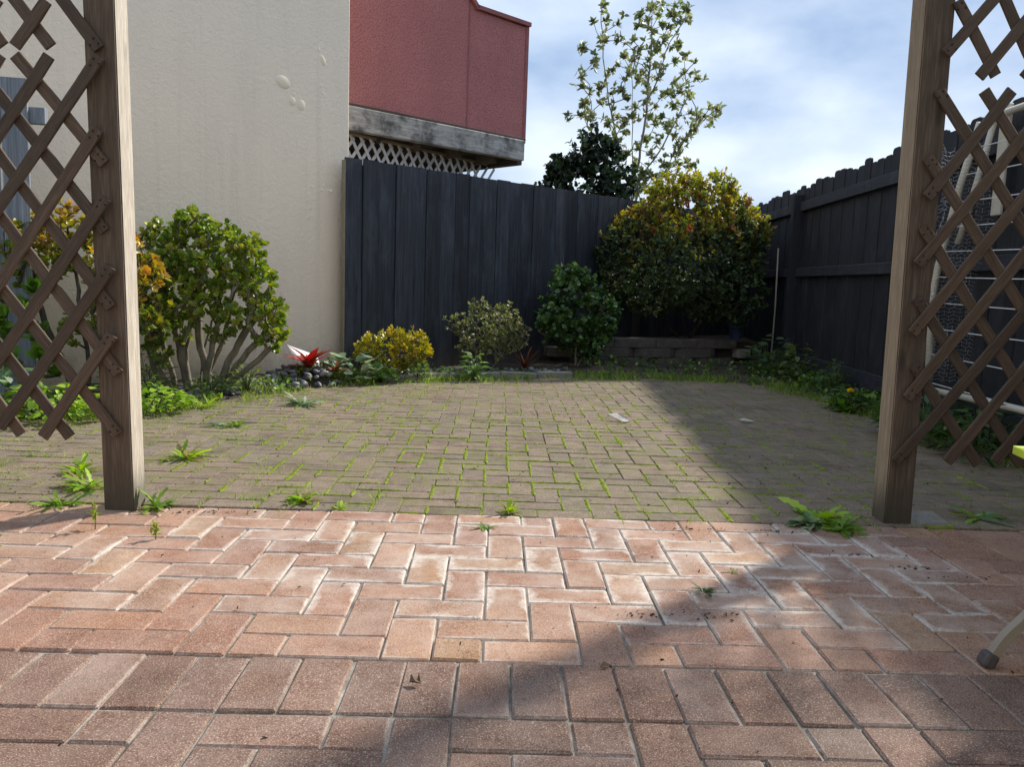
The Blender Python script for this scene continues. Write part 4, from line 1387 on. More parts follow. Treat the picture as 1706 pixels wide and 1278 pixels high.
LILLY = [(2.62, 9.05, 0.85, 0.34, 0.34, 0.34), (1.75, 9.1, 0.88, 0.40, 0.34, 0.32), (2.28, 9.02, 0.86, 0.36, 0.30, 0.36), (1.95, 9.2, 1.95, 0.36, 0.34, 0.20), (2.35, 9.3, 2.0, 0.30, 0.30, 0.17), (1.30, 9.25, 1.25, 0.26, 0.26, 0.26), (2.76, 9.1, 1.5, 0.20, 0.26, 0.28), (2.10, 9.50, 1.35, 0.92, 0.62, 0.62), (1.60, 9.35, 1.20, 0.56, 0.46, 0.48), (2.50, 9.25, 1.30, 0.48, 0.50, 0.50), (2.15, 9.30, 1.72, 0.62, 0.50, 0.40), (2.10, 9.10, 1.05, 0.66, 0.42, 0.42), (1.42, 9.30, 1.02, 0.30, 0.30, 0.28), (2.48, 9.30, 1.66, 0.40, 0.42, 0.32)]
dome_bush('hedge_bush', 'big dense bush with yellow and red new leaves in the back corner', lf, LILLY, 40000, tpl_lance(0.62, 0.16, 0.12), 0.047, c_lilly,
          [[(2.25, 9.75, 0.2), (2.22, 9.70, 0.6), (2.15, 9.6, 1.0)], [(2.25, 9.75, 0.2), (1.85, 9.6, 0.6), (1.65, 9.45, 1.0)], [(2.25, 9.75, 0.2), (2.50, 9.5, 0.7), (2.65, 9.35, 1.1)]], 90, 'leaf', 0.75, 0.45, 0.72, 'bark_dark', 0.006)

# dark tree behind the fence
def c_dark(p, n):
    k = len(p)
    return pick([(0.022, 0.045, 0.020), (0.030, 0.062, 0.026), (0.045, 0.085, 0.032), (0.018, 0.035, 0.018)], k), None
dome_bush('evergreen_tree', 'dark evergreen tree just behind the black fence, left of the tall sparse tree', Vector((1.15, 12.2, -0.07)),
          [(1.10, 12.0, 2.30, 0.55, 0.5, 0.60), (0.72, 12.0, 2.15, 0.28, 0.3, 0.36), (1.25, 12.0, 2.72, 0.34, 0.34, 0.36), (1.6, 12.1, 2.35, 0.34, 0.34, 0.45), (1.0, 12.0, 1.75, 0.6, 0.5, 0.5), (0.9, 12.0, 2.55, 0.3, 0.3, 0.3), (1.4, 12.0, 2.95, 0.22, 0.22, 0.2)], 7000, tpl_lance(0.8, 0.15, 0.1), 0.085, c_dark,
          [[(1.15, 12.2, -0.07), (1.15, 12.15, 1.0), (1.12, 12.05, 1.8)]], 60, 'leaf_gloss', 0.6, 0.35, 0.45, 'bark_dark', 0.008, 'tree')

# neighbour's dark hedge beyond the right fence, glimpsed through the gaps between its boards
dome_bush('dark_hedge', 'dark hedge glimpsed through the gaps of the right fence', Vector((3.75, 8.0, -0.07)),
          [(3.75, y, 0.75, 0.32, 0.55, 0.72) for y in (6.6, 7.4, 8.2, 9.0, 9.8)], 2600, tpl_lance(0.8, 0.15, 0.1), 0.11, c_dark,
          [[(3.75, 8.0, -0.07), (3.75, 8.0, 0.5)]], 50, 'leaf', 0.6, 0.35, 0.4, 'bark_dark', 0.006, 'hedge')

# tall sparse tree
def tall_tree():
    tips2 = [(450, 280), (520, 360), (440, 455), (440, 520), (540, 530), (350, 690), (440, 690), (450, 610), (550, 620), (565, 30), (580, 120), (655, 140), (580, 240), (660, 240), (510, 130), (690, 340), (620, 420), (750, 360), (790, 90), (860, 40), (920, 20), (1060, 50), (1080, 110), (1020, 130), (960, 160), (920, 150), (1025, 260), (940, 240), (890, 290), (790, 290), (750, 240), (800, 440), (900, 470), (1000, 370), (1060, 430), (1120, 370), (1135, 470), (1000, 490), (1040, 550), (1090, 570), (920, 580), (680, 540), (700, 590), (650, 700), (760, 640), (850, 700), (930, 700), (1000, 630), (1090, 680), (1150, 710), (1210, 650), (1260, 650), (1245, 705), (1180, 700), (880, 750), (1120, 780), (1000, 820), (900, 850), (820, 840), (700, 800), (780, 900), (860, 930), (1000, 930), (1070, 980), (1110, 1000), (1030, 900), (600, 740), (560, 850), (750, 1000), (690, 1050), (800, 1050), (640, 1150), (560, 1170), (720, 1150), (850, 1050), (900, 1100), (480, 560),
             (780, 480), (720, 450), (660, 390), (840, 360), (870, 190), (900, 90), (780, 150), (840, 110), (980, 90), (560, -30), (860, -30), (1000, 30), (620, 560), (740, 700), (690, 740), (820, 620), (880, 640), (960, 560), (960, 760), (1060, 850), (640, 850), (720, 930), (660, 960), (780, 1120), (860, 1150), (600, 1060), (960, 1010), (930, 1000), (1050, 330), (500, 700), (880, 400), (830, 520)]
    # crown offsets in metres: sideways and up, at the tree's own distance behind the fence
    def S(a, b, y=13.0):
        u, v = a / 3.651, b / 3.651
        return (0.06 + u * 0.00935 + (v - 180) * 0.00046, y, 5.154 - v * 0.00898 + u * 0.00034)
    T = []
    for (a, b) in tips2:
        x, y, z = S(a, b)
        dy = rng.normal(0, 0.38)
        T.append((x * (13.0 + dy) / 13.0, 13.0 + dy, 0.87 + (z - 0.87) * (13.0 + dy) / 13.0))
    T = np.array(T)
    foot = S(740, 1250)
    stems = [[(foot[0], 13.0, -0.07), (foot[0], 13.0, 1.2), S(745, 1150), S(790, 900), S(830, 620), S(850, 350), S(860, 60)],
             [(foot[0], 13.0, 1.2), S(680, 1150, 13.1), S(650, 800, 13.15), S(600, 560, 13.1), S(570, 330, 13.1), S(560, 60, 13.1)],
             [(foot[0], 13.0, 1.2), S(770, 1120, 12.9), S(900, 920, 12.85), S(1000, 720, 12.8), S(1060, 600, 12.8)],
             [S(830, 620), S(900, 440, 12.9), S(960, 260, 12.9), S(1040, 140, 12.9)],
             [S(745, 1150), S(755, 800, 13.2), S(755, 560, 13.2), S(750, 400, 13.2)]]
    P, par, ends = grow(stems, T, 0.12, 0.10, 0.7)
    wood = wood_mesh('trunk', P, par, M['bark_pale'], 0.0055, 2.35, 0.07, 6)
    ax = np.array([norm(P[ends[i]] - P[par[ends[i]]]) + np.array([0, 0, 0.4]) for i in range(len(T))])
    extra, exa = [], []
    for i in range(len(T)):                 # leaves back along each twig as well
        q = ends[i]
        for m in range(3):
            q = par[q]
            if q < 0: break
            if rng.uniform() < 0.75:
                extra.append(P[q] + rng.normal(size=3) * 0.04); exa.append(ax[i] + 0.8 * rand_unit(1)[0])
    for k in range(230):
        p = T[rng.integers(len(T))] + rng.normal(size=3) * np.array([0.06, 0.07, 0.06])
        extra.append(p); exa.append(rand_unit(1)[0] + np.array([0, 0, 0.5]))
    PAL = [(0.21, 0.24, 0.10), (0.27, 0.30, 0.135), (0.16, 0.19, 0.075), (0.36, 0.38, 0.18)]
    pos, d, u, L, c = rosettes(np.vstack([T, np.array(extra)]), np.vstack([ax, np.array(exa)]), np.concatenate([np.full(len(T), 20), np.full(len(extra), 5)]), 0.100, PAL, [0.35, 0.3, 0.2, 0.15], (0.3, 1.6))
    fol = leaves('leaves', pos, d, u, L, c, tpl_lance(0.52, 0.12, 0.15), M['leaf'])
    plant('sparse_tree', Vector((foot[0], 13.0, -0.07)), 'tall sparse tree with upright stems behind the black fence', 'tree', wood, [('leaves', fol)])
tall_tree()

# ------------------------------------------------------------------ low block wall in the back corner
def block_mesh(L, H, D, ch, mat):
    """split-faced block: its front corners are cut back"""
    prof = [(-L / 2, D), (-L / 2, ch), (-L / 2 + ch * 1.6, 0.0), (L / 2 - ch * 1.6, 0.0), (L / 2, ch), (L / 2, D)]
    n = len(prof)
    V = [(x, y, 0) for x, y in prof] + [(x, y, H) for x, y in prof]
    Fq = [list(range(n)), list(range(2 * n - 1, n - 1, -1))]
    for k in range(n):
        k2 = (k + 1) % n
        Fq.append([k2, k, k + n, k2 + n])
    me = mesh_np('block', V, Fq, mat)
    bm = bmesh.new(); bm.from_mesh(me)
    bmesh.ops.recalc_face_normals(bm, faces=bm.faces)
    bmesh.ops.bevel(bm, geom=list(bm.edges), offset=0.006, segments=1, affect='EDGES')
    bm.to_mesh(me); bm.free()
    return me
BW0, BW1 = Vector((0.88, 8.68, 0)), Vector((3.05, 9.27, 0))
bdir = (BW1 - BW0).normalized()
bang = math.atan2(bdir.y, bdir.x)
bw = tag(empty('block_wall', BW0, (0, 0, bang)), 'low retaining wall of brown split blocks under the big corner bush', 'wall')
b_full = block_mesh(0.50, 0.104, 0.22, 0.055, M['block'])
b_top = block_mesh(0.50, 0.100, 0.24, 0.006, M['block'])
b_half = block_mesh(0.16, 0.100, 0.22, 0.004, M['block_pale'])
for row in range(3):
    s0 = (0.25, 0.0, 0.25)[row] - 0.1
    for k in range(5):
        sx = s0 + k * 0.505
        if sx > 2.14 or (row == 1 and sx > 1.9): continue
        link('block', b_top if row == 2 else b_full, bw, (sx, 0.012 * row, 0.002 + 0.107 * row - 0.01), (0, random.gauss(0, .006), random.gauss(0, .012)))
link('block', b_half, bw, (2.02, 0.02, 0.100), (0, 0, 0.05))
# soil held by the wall
pts = [BW0 + Vector((0.0, 0.15, 0)), BW1 + Vector((0.0, 0.15, 0)), Vector((3.2, 10.9, 0)), Vector((1.25, 9.3, 0))]
tag(link('raised_bed', mesh_np('raised_bed', [(p.x, p.y, 0.275) for p in pts] + [(p.x, p.y, -0.06) for p in pts], [[0, 1, 2, 3], [0, 4, 5, 1], [1, 5, 6, 2], [2, 6, 7, 3], [3, 7, 4, 0]], M['soil'])), kind='structure')

# pot standing on the block wall
pp = BW0 + bdir * 1.93 + Vector((-0.02, 0.10, 0.317))
prof = [(0.0, 0.0), (0.062, 0.0), (0.066, 0.01), (0.082, 0.13), (0.092, 0.132), (0.094, 0.155), (0.084, 0.156), (0.080, 0.135), (0.0, 0.128)]
V, Fq = [], []
for (r, z) in prof:
    for k in range(18):
        a = 2 * math.pi * k / 18
        V.append((r * math.cos(a), r * math.sin(a), z))
for i in range(len(prof) - 1):
    for k in range(18):
        k2 = (k + 1) % 18
        Fq.append([i * 18 + k, i * 18 + k2, (i + 1) * 18 + k2, (i + 1) * 18 + k])
pot = tag(empty('plant_pot', pp), 'dark blue pot with a straggly plant on the low block wall', 'pot')
link('pot', mesh_np('pot', V, Fq, M['pot'], smooth=True), pot)
n = 60
pos = np.array([0, 0, 0.13]) + rng.normal(size=(n, 3)) * np.array([0.05, 0.05, 0.03])
dd = rand_unit(n) + np.array([0, 0, 0.9])
link('foliage', leaves('foliage', pos, dd, rand_unit(n), rng.uniform(0.08, 0.2, n), pick([(0.10, 0.07, 0.05), (0.07, 0.10, 0.035)], n), tpl_strap(0.05, 0.5, 3), M['leaf']), pot)

# thin stake in the corner by the right fence
st = link('garden_stake', tube_mesh('garden_stake', [(0, 0, 0), (0.006, 0.0, 0.7), (-0.004, 0.01, 1.35)], 0.009, M['bamboo'], 7), None, (3.06, 9.02, 0.0))
tag(st, 'thin pale garden stake upright between the corner bush and the right fence', 'stake')

# ------------------------------------------------------------------ kerb stones at the back edge of the paving
kerb_pts = [(-0.98, 6.84), (-0.66, 7.04), (-0.34, 7.20), (0.02, 7.33), (0.36, 7.48), (0.70, 7.60)]
kerb = tag(empty('kerb_edging', (-0.98, 6.84, 0)), 'low mossy concrete kerb between the paving and the fence shrubs', 'kerb')
for a, b in zip(kerb_pts[:-1], kerb_pts[1:]):
    d = Vector((b[0] - a[0], b[1] - a[1], 0))
    c = Vector(((a[0] + b[0]) / 2, (a[1] + b[1]) / 2, 0.018))
    link('kerb_stone', bbox_mesh('kerb_stone', d.length - 0.012, 0.075, 0.085, 0.014, M['concrete'], 2, (0, 0, 0), 0.005), kerb, c - kerb.location, (random.gauss(0, .02), random.gauss(0, .02), math.atan2(d.y, d.x)))

# ------------------------------------------------------------------ pebbles
def pebble_mesh(seed):
    r = random.Random(seed)
    bm = bmesh.new()
    bmesh.ops.create_icosphere(bm, subdivisions=2, radius=1.0)
    ph = [r.uniform(0, 6) for _ in range(3)]
    for v in bm.verts:
        k = 1 + 0.10 * math.sin(v.co.x * 2.2 + ph[0]) + 0.08 * math.sin(v.co.y * 2.6 + ph[1])
        v.co = Vector((v.co.x * k, v.co.y * k * 0.72, v.co.z * 0.48 * (1 + .08 * math.sin(v.co.x * 3 + ph[2]))))
    return bm_mesh('pebble', bm, M['pebble'], True)
peb = [pebble_mesh(k) for k in range(4)]
placed = []
def put_pebble(x, y, r, zoff, label, group):
    z = soil_h(x, y)
    o = link('pebble', random.choice(peb), None, (x, y, max(z, 0.0) + zoff + r * 0.33), (random.gauss(0, .25), random.gauss(0, .25), random.uniform(0, 6.28)), (r, r, r * random.uniform(0.85, 1.2)))
    tag(o, label, 'pebble', group)
# the mound below the red bromeliad, stacked two deep
for k in range(95):
    a, q = random.uniform(0, 6.28), math.sqrt(random.random())
    x, y = -1.50 + 0.34 * q * math.cos(a) * 0.9, 6.38 + 0.27 * q * math.sin(a)
    if y > 7.12 + 0.92 * (x + 1.33) - 0.08: continue
    if inside(x, y, YARD_POLY) and edge_dist(x, y, YARD_POLY) > 0.06: continue
    put_pebble(x, y, random.uniform(0.026, 0.052), 0.02 * random.random() + (0.02 if k % 3 == 0 else 0), 'smooth grey river pebble heaped below the red bromeliad', 'pebbles heaped below the red bromeliad')
bandA, bandB = Vector((-2.28, 5.02, 0)), Vector((-1.62, 6.15, 0))
for k in range(150):
    t = random.random()
    p = bandA.lerp(bandB, t)
    x, y = p.x + random.uniform(-0.42, 0.06), p.y + random.uniform(-0.04, 0.22)
    if y > 7.12 + 0.92 * (x + 1.33) - 0.1: continue
    if inside(x, y, YARD_POLY) and edge_dist(x, y, YARD_POLY) > 0.05: continue
    put_pebble(x, y, random.uniform(0.022, 0.045), 0.0, 'smooth grey river pebble among weeds beside the green jade bush', 'pebbles beside the green jade bush')
for k in range(70):
    t = random.random()
    i = int(t * 4.99)
    a, b = kerb_pts[i], kerb_pts[i + 1]
    q = random.random()
    x, y = a[0] + (b[0] - a[0]) * q + random.uniform(-.1, .05), a[1] + (b[1] - a[1]) * q + random.uniform(0.07, 0.34)
    put_pebble(x, y, random.uniform(0.020, 0.040), 0.0, 'smooth grey river pebble behind the low concrete kerb', 'pebbles behind the low concrete kerb')

# ------------------------------------------------------------------ bromeliads and leafy bed plants
def strap_plant(name, label, foot, n, length, width, palette, tippal, tilt=(0.25, 1.1), arch=0.45, mat='leaf_gloss', cat='plant'):
    f = np.array(foot, float)
    az = rng.uniform(0, 6.28) + np.arange(n) * 2.4
    th = rng.uniform(tilt[0], tilt[1], n)
    d = np.stack([np.cos(az) * np.sin(th), np.sin(az) * np.sin(th), np.cos(th)], 1)
    up = np.stack([-np.cos(az) * np.cos(th), -np.sin(az) * np.cos(th), np.sin(th)], 1)
    pos = f + d * 0.01
    c = pick(palette, n)
    me = leaves('leaves', pos - f, d, up, length * rng.uniform(0.7, 1.1, n), c, tpl_strap(width, arch, 6), M[mat], True, pick(tippal, n))
    o = empty(name, foot)
    link('leaves', me, o)
    return tag(o, label, cat)
strap_plant('bromeliad', 'bright red bromeliad on the pebble mound against the cream wall', (-1.50, 6.44, 0.14), 14, 0.24, 0.17, [(0.36, 0.03, 0.03), (0.46, 0.04, 0.04), (0.24, 0.04, 0.025)], [(0.66, 0.05, 0.06), (0.55, 0.07, 0.04), (0.42, 0.08, 0.04)], (0.35, 1.1), 0.55)
strap_plant('bromeliad', 'second red bromeliad with smaller bright head beside the silver leaved plant', (-1.31, 6.56, 0.10), 11, 0.15, 0.13, [(0.40, 0.03, 0.04), (0.12, 0.10, 0.03)], [(0.55, 0.03, 0.05), (0.20, 0.14, 0.04)], (0.2, 1.2), 0.35)
strap_plant('bromeliad', 'dull orange red bromeliad in shade between the olive and glossy shrubs', (0.26, 7.86, 0.04), 16, 0.24, 0.06, [(0.20, 0.05, 0.025), (0.14, 0.05, 0.02)], [(0.34, 0.07, 0.03), (0.26, 0.08, 0.03)], (0.2, 0.9), 0.3)
# flat white piece behind the first bromeliad
V = [(-0.17, 0.0, 0.10), (-0.02, 0.01, 0.065), (0.12, 0.02, 0.03), (0.12, -0.02, -0.06), (-0.02, -0.03, -0.05), (-0.13, -0.01, 0.03)]
sheet = link('white_piece', mesh_np('white_piece', V + [(x, y + 0.004, z) for x, y, z in V], [[0, 1, 4, 5], [1, 2, 3, 4], [11, 10, 7, 6], [10, 9, 8, 7], [0, 6, 7, 1], [1, 7, 8, 2], [2, 8, 9, 3], [3, 9, 10, 4], [4, 10, 11, 5], [5, 11, 6, 0]], M['white_sheet']), None, (-1.57, 6.62, 0.20), (R_(-12), R_(6), ANG))
tag(sheet, 'flat white piece at the cream wall behind the red bromeliad', 'scrap')

def leafy(name, label, foot, n, R, length, palette, tpl, height=0.5, mat='leaf', cat='plant', stems=True):
    """broad-leaved clump"""
    f = np.array(foot, float)
    az = rng.uniform(0, 6.28, n)
    rr = R * np.sqrt(rng.uniform(0, 1, n))
    z = height * rng.uniform(0.15, 1.0, n) * (1 - 0.5 * (rr / R) ** 2)
    pos = np.stack([rr * np.cos(az), rr * np.sin(az), z], 1)
    d = np.stack([np.cos(az), np.sin(az), rng.uniform(-0.3, 0.5, n)], 1) + 0.4 * rand_unit(n)
    me = leaves('leaves', pos, d, np.tile([[0, 0, 1.0]], (n, 1)) + 0.35 * rand_unit(n), length * rng.uniform(0.6, 1.15, n), pick(palette, n), tpl, M[mat])
    o = empty(name, foot)
    link('leaves', me, o)
    if stems:
        mb = MB()
        for k in range(0, n, max(1, n // 26)):
            mb.tube([(0, 0, -0.01), tuple(pos[k] * np.array([0.5, 0.5, 0.6])), tuple(pos[k])], 0.0022, 4)
        so = link('stems', mb.mesh('stems', M['stem'], True), o)
        so['kind'] = 'stuff'
    return tag(o, label, cat)
M['stem'] = mat_plain('green_stem', (0.10, 0.15, 0.04), 0.6)
SILVER = [(0.28, 0.38, 0.22), (0.42, 0.50, 0.35), (0.18, 0.28, 0.13), (0.13, 0.22, 0.08)]
GREEN = [(0.19, 0.33, 0.05), (0.25, 0.39, 0.06), (0.14, 0.27, 0.04)]
BRIGHT = [(0.32, 0.47, 0.05), (0.38, 0.53, 0.07), (0.24, 0.40, 0.04)]
DULL = [(0.07, 0.13, 0.03), (0.10, 0.17, 0.04), (0.05, 0.095, 0.028)]
leafy('silver_plant', 'broad silver green leafed plant between the red bromeliad and golden bush', (-1.19, 6.68, 0.03), 60, 0.20, 0.115, SILVER, tpl_obov(0.85, 0.10), 0.24)
leafy('leafy_weed', 'green leafy weed at the foot of the golden bush', (-1.00, 6.76, 0.02), 110, 0.17, 0.055, GREEN, tpl_lance(0.8), 0.15)
leafy('leafy_weed', 'pale green fleshy weed on the right of the golden bush', (-0.70, 6.98, 0.03), 80, 0.10, 0.05, [(0.20, 0.30, 0.06), (0.15, 0.25, 0.05)], tpl_obov(0.7), 0.17)
leafy('leafy_weed', 'upright weed with pale leaves standing in front of the olive shrub', (-0.21, 7.12, 0.0), 70, 0.09, 0.085, [(0.17, 0.30, 0.06), (0.30, 0.40, 0.18), (0.12, 0.24, 0.05)], tpl_lance(0.45), 0.27)
leafy('leafy_weed', 'bright leafy weed growing round the jade bush trunk', (-1.98, 5.62, 0.03), 120, 0.15, 0.05, [(0.16, 0.25, 0.07), (0.24, 0.33, 0.10)], tpl_lance(0.6), 0.16)
leafy('leafy_weed', 'pale sprig rising from the foot of the jade bush', (-1.80, 5.80, 0.03), 40, 0.09, 0.055, [(0.26, 0.32, 0.09), (0.20, 0.27, 0.06)], tpl_obov(0.6), 0.26)
leafy('leafy_weed', 'bright green leafy weed patch behind the left post', (-2.10, 4.98, 0.01), 190, 0.20, 0.058, BRIGHT, tpl_lance(0.7), 0.16)
leafy('leafy_weed', 'bright green leafy weed patch low behind the left trellis', (-2.55, 4.62, 0.01), 300, 0.28, 0.07, BRIGHT, tpl_lance(0.65), 0.22)
leafy('leafy_weed', 'silvery weed behind the lowest corner of the left trellis', (-2.82, 4.66, 0.01), 120, 0.20, 0.12, SILVER, tpl_lance(0.5), 0.30)
leafy('leafy_weed', 'fine leaved weed under the golden jade bush', (-2.36, 5.14, 0.02), 160, 0.20, 0.05, GREEN, tpl_lance(0.7), 0.30)
leafy('leafy_weed', 'olive feathery weed between the left post and the jade trunks', (-2.34, 5.42, 0.02), 260, 0.16, 0.06, [(0.11, 0.15, 0.05), (0.15, 0.18, 0.07)], tpl_lance(0.25), 0.42)
leafy('leafy_weed', 'tall leafy weed against the right fence by the block wall', (2.72, 8.05, 0.02), 120, 0.22, 0.095, [(0.06, 0.11, 0.04), (0.09, 0.14, 0.05)], tpl_obov(0.8), 0.42)
leafy('leafy_weed', 'upright yellowish weed in front of the right fence', (2.82, 7.55, 0.02), 110, 0.13, 0.075, [(0.12, 0.17, 0.035), (0.16, 0.20, 0.04)], tpl_lance(0.7), 0.44)
leafy('leafy_weed', 'spindly weed against the kick board of the right fence', (2.84, 6.75, 0.02), 70, 0.11, 0.06, DULL, tpl_lance(0.8), 0.33)
leafy('leafy_weed', 'wide green weed just left of the right post', (2.72, 6.0, 0.0), 130, 0.20, 0.09, DULL + GREEN[:1], tpl_lance(0.6), 0.20)
leafy('leafy_weed', 'tall weed hidden behind the right trellis under the clothesline', (2.62, 4.85, 0.0), 200, 0.26, 0.10, DULL, tpl_lance(0.5), 0.32)
leafy('leafy_weed', 'weed clump seen through the lower right corner of the trellis', (2.66, 4.35, 0.0), 160, 0.22, 0.10, DULL, tpl_lance(0.4), 0.30)

# flat weeds growing from the joints
def rosette_weed(label, x, y, R, n, palette, erect=0.35, width=0.11, z=0.0):
    n = int(n * 1.7)
    az = rng.uniform(0, 6.28) + np.arange(n) * 2.4 + rng.normal(0, .5, n)
    el = rng.uniform(0.05, erect + 0.35, n)
    d = np.stack([np.cos(az) * np.cos(el), np.sin(az) * np.cos(el), np.sin(el)], 1)
    up = np.stack([-np.cos(az) * np.sin(el), -np.sin(az) * np.sin(el), np.cos(el)], 1)
    L = R * rng.uniform(0.3, 1.1, n) ** 1.0
    cc = pick(palette, n, None, .25)
    dead = rng.uniform(0, 1, n) < 0.08
    cc[dead] = pick([(0.30, 0.24, 0.10)], int(dead.sum()))
    me = leaves('leaves', rng.normal(0, R * 0.10, (n, 3)) * np.array([1, 1, 0]) + d * 0.004, d + 0.25 * rand_unit(n) * np.array([1, 1, .3]), up + 0.45 * rand_unit(n), L * 0.9, cc, tpl_lobed(width * 1.25, 0.30), M['grass'])
    o = empty('flat_weed', (x, y, z))
    link('leaves', me, o)
    return tag(o, label, 'weed')
W = [('bright tufted weed left of the left post, nearest its foot', -1.62, 3.17, 0.13, 34, BRIGHT, .6, .09),
     ('bright weed under the lowest point of the left trellis', -1.78, 3.42, 0.11, 26, BRIGHT, .5, .10),
     ('straggly weed at the seam of the two pavings on the far left', -1.60, 2.92, 0.12, 22, GREEN, .35, .08),
     ('bright weed at the right foot of the left post', -1.245, 2.93, 0.10, 18, GREEN, .75, .12),
     ('weed behind the left post beside the wide green patch', -1.45, 3.75, 0.13, 26, BRIGHT, .5, .09),
     ('bright green weed in the paver joints left of the centre', -0.74, 3.06, 0.09, 26, BRIGHT, .5, .13),
     ('small weed on the brick seam just right of the bright left weed', -0.585, 2.985, 0.045, 10, BRIGHT, .4, .15),
     ('yellow green upright weed on the brick seam in the middle', 0.06, 3.00, 0.075, 20, [(0.34, 0.44, 0.04), (0.26, 0.38, 0.03)], .9, .12),
     ('small star shaped weed on the terracotta bricks in the middle', -0.035, 2.80, 0.055, 11, GREEN, .25, .13),
     ('large bright weed at the left foot of the right post', 1.27, 3.03, 0.16, 30, BRIGHT, .3, .14),
     ('silver centred weed joining the large weed by the right post', 1.19, 2.95, 0.10, 30, SILVER, .3, .16),
     ('dark green weed mat in front of the large weed by the right post', 1.29, 2.90, 0.11, 34, GREEN, .3, .15),
     ('flat spreading weed right of the right post', 1.93, 3.10, 0.14, 14, SILVER + GREEN, .2, .10),
     ('dark wilted sprig in a terracotta joint on the right', 0.62, 2.24, 0.05, 12, DULL, .7, .14),
     ('tiny weed in a shaded terracotta joint below the right post', 0.75, 2.42, 0.03, 9, GREEN, .6, .14),
     ('silver green feathery weed near the pebbles', -1.30, 5.45, 0.17, 46, SILVER, .45, .06),
     ('pale weed rosette in front of the pebble bed', -1.60, 4.62, 0.09, 14, SILVER, .3, .14),
     ('green weed beside the pale rosette in front of the pebbles', -1.49, 4.62, 0.09, 20, GREEN, .5, .11),
     ('wispy weed spread on the pavers before the jade bush', -1.88, 5.20, 0.15, 30, BRIGHT, .6, .05),
     ('weed at the back edge of the paving before the block wall', 1.55, 8.05, 0.12, 22, GREEN, .6, .10),
     ('low weed on the back paving in shade', 0.98, 7.75, 0.10, 20, GREEN, .7, .10),
     ('ragged weed on shaded pavers left of the right post', 2.15, 4.35, 0.09, 22, DULL, .7, .05)]
for a in W: rosette_weed(*a)
# thin sprouts on the left of the terracotta
def sprout(label, x, y, h):
    n = 26
    z = rng.uniform(0.3, 1.0, n) * h
    pos = np.stack([rng.normal(0, .004, n), rng.normal(0, .004, n), z], 1)
    d = rand_unit(n) + np.array([0, 0, .3])
    o = empty('seedling', (x, y, 0))
    link('stem', tube_mesh('stem', [(0, 0, -0.004), (0.003, 0, h * .5), (0.0, 0.002, h)], 0.0018, M['stem'], 5), o)
    link('leaves', leaves('leaves', pos, d, rand_unit(n), 0.024 * rng.uniform(.6, 1.1, n), pick([(0.26, 0.34, 0.06), (0.34, 0.38, 0.08)], n), tpl_lance(0.5), M['grass']), o)
    tag(o, label, 'seedling')
sprout('tallest thin seedling on the terracotta bricks below the left post', -1.335, 2.66, 0.095)
sprout('small thin seedling right of the tallest one on the bricks', -1.10, 2.58, 0.05)
sprout('small seedling on the bricks at the far left edge', -1.52, 2.42, 0.045)

# dandelion with its yellow flower
dn = rosette_weed('dandelion with one yellow flower left of the right post', 2.62, 5.95, 0.20, 26, GREEN, .5, .12)
mb = MB(); mb.tube([(0, 0, 0), (0.0, -0.03, 0.10), (-0.01, -0.05, 0.155)], 0.004, 6)
link('stalk', mb.mesh('stalk', M['stem'], True), dn)
n = 60
az = rng.uniform(0, 6.28, n); el = rng.uniform(0, 1.3, n)
link('flower', leaves('flower', np.tile([[-0.01, -0.05, 0.155]], (n, 1)), np.stack([np.cos(az) * np.cos(el), np.sin(az) * np.cos(el), np.sin(el) + .1], 1), rand_unit(n), 0.034 * rng.uniform(.8, 1.1, n), pick([(0.95, 0.68, 0.02)], n), tpl_diam(0.35), M['grass']), dn)

# ------------------------------------------------------------------ moss, grass and crumbs (nobody could count them)
def fbm(x, y, s=1.0):
    return (math.sin(x * 1.7 * s + 1.3) * math.sin(y * 1.3 * s + 0.4) + 0.5 * math.sin(x * 3.9 * s + y * 2.1 * s) + 0.35 * math.sin(y * 5.3 * s - x * 4.4 * s + 2.0)) / 1.85
def moss_amount(x, y):
    v = 0.95 + 0.75 * fbm(x + 0.4, y, 1.5)
    v *= math.exp(-((x - 0.15) / 1.35) ** 2 * 0.6) * (1.0 if y < 4.6 else math.exp(-((y - 4.6) / 1.3) ** 2))
    if y < 3.12: v *= 0.5
    if x < -1.0: v *= 0.6
    return v
VV, FF, CC = [], [], []
def moss_strip(x0, y0, x1, y1, w):
    L = math.hypot(x1 - x0, y1 - y0)
    n = max(3, int(L / 0.016))
    dx, dy = (x1 - x0) / L, (y1 - y0) / L
    px, py = -dy, dx
    o0 = len(VV)
    for k in range(n + 1):
        t = k / n
        ww = w * random.uniform(0.55, 1.25) * (0.35 if k in (0, n) else 1.0)
        cx, cy = x0 + (x1 - x0) * t, y0 + (y1 - y0) * t
        hz = yz(cx, cy)
        c0 = random.uniform(0.75, 1.25)
        g = (0.29 * c0, 0.37 * c0, 0.025)
        for (q, h) in ((-1, -0.004), (-0.35, random.uniform(0.001, .005)), (0.35, random.uniform(0.001, .005)), (1, -0.004)):
            VV.append((cx + px * ww * q, cy + py * ww * q, hz + h))
            CC.append(g)
    for k in range(n):
        for q in range(3):
            a = o0 + k * 4 + q
            FF.append([a, a + 1, a + 5, a + 4])
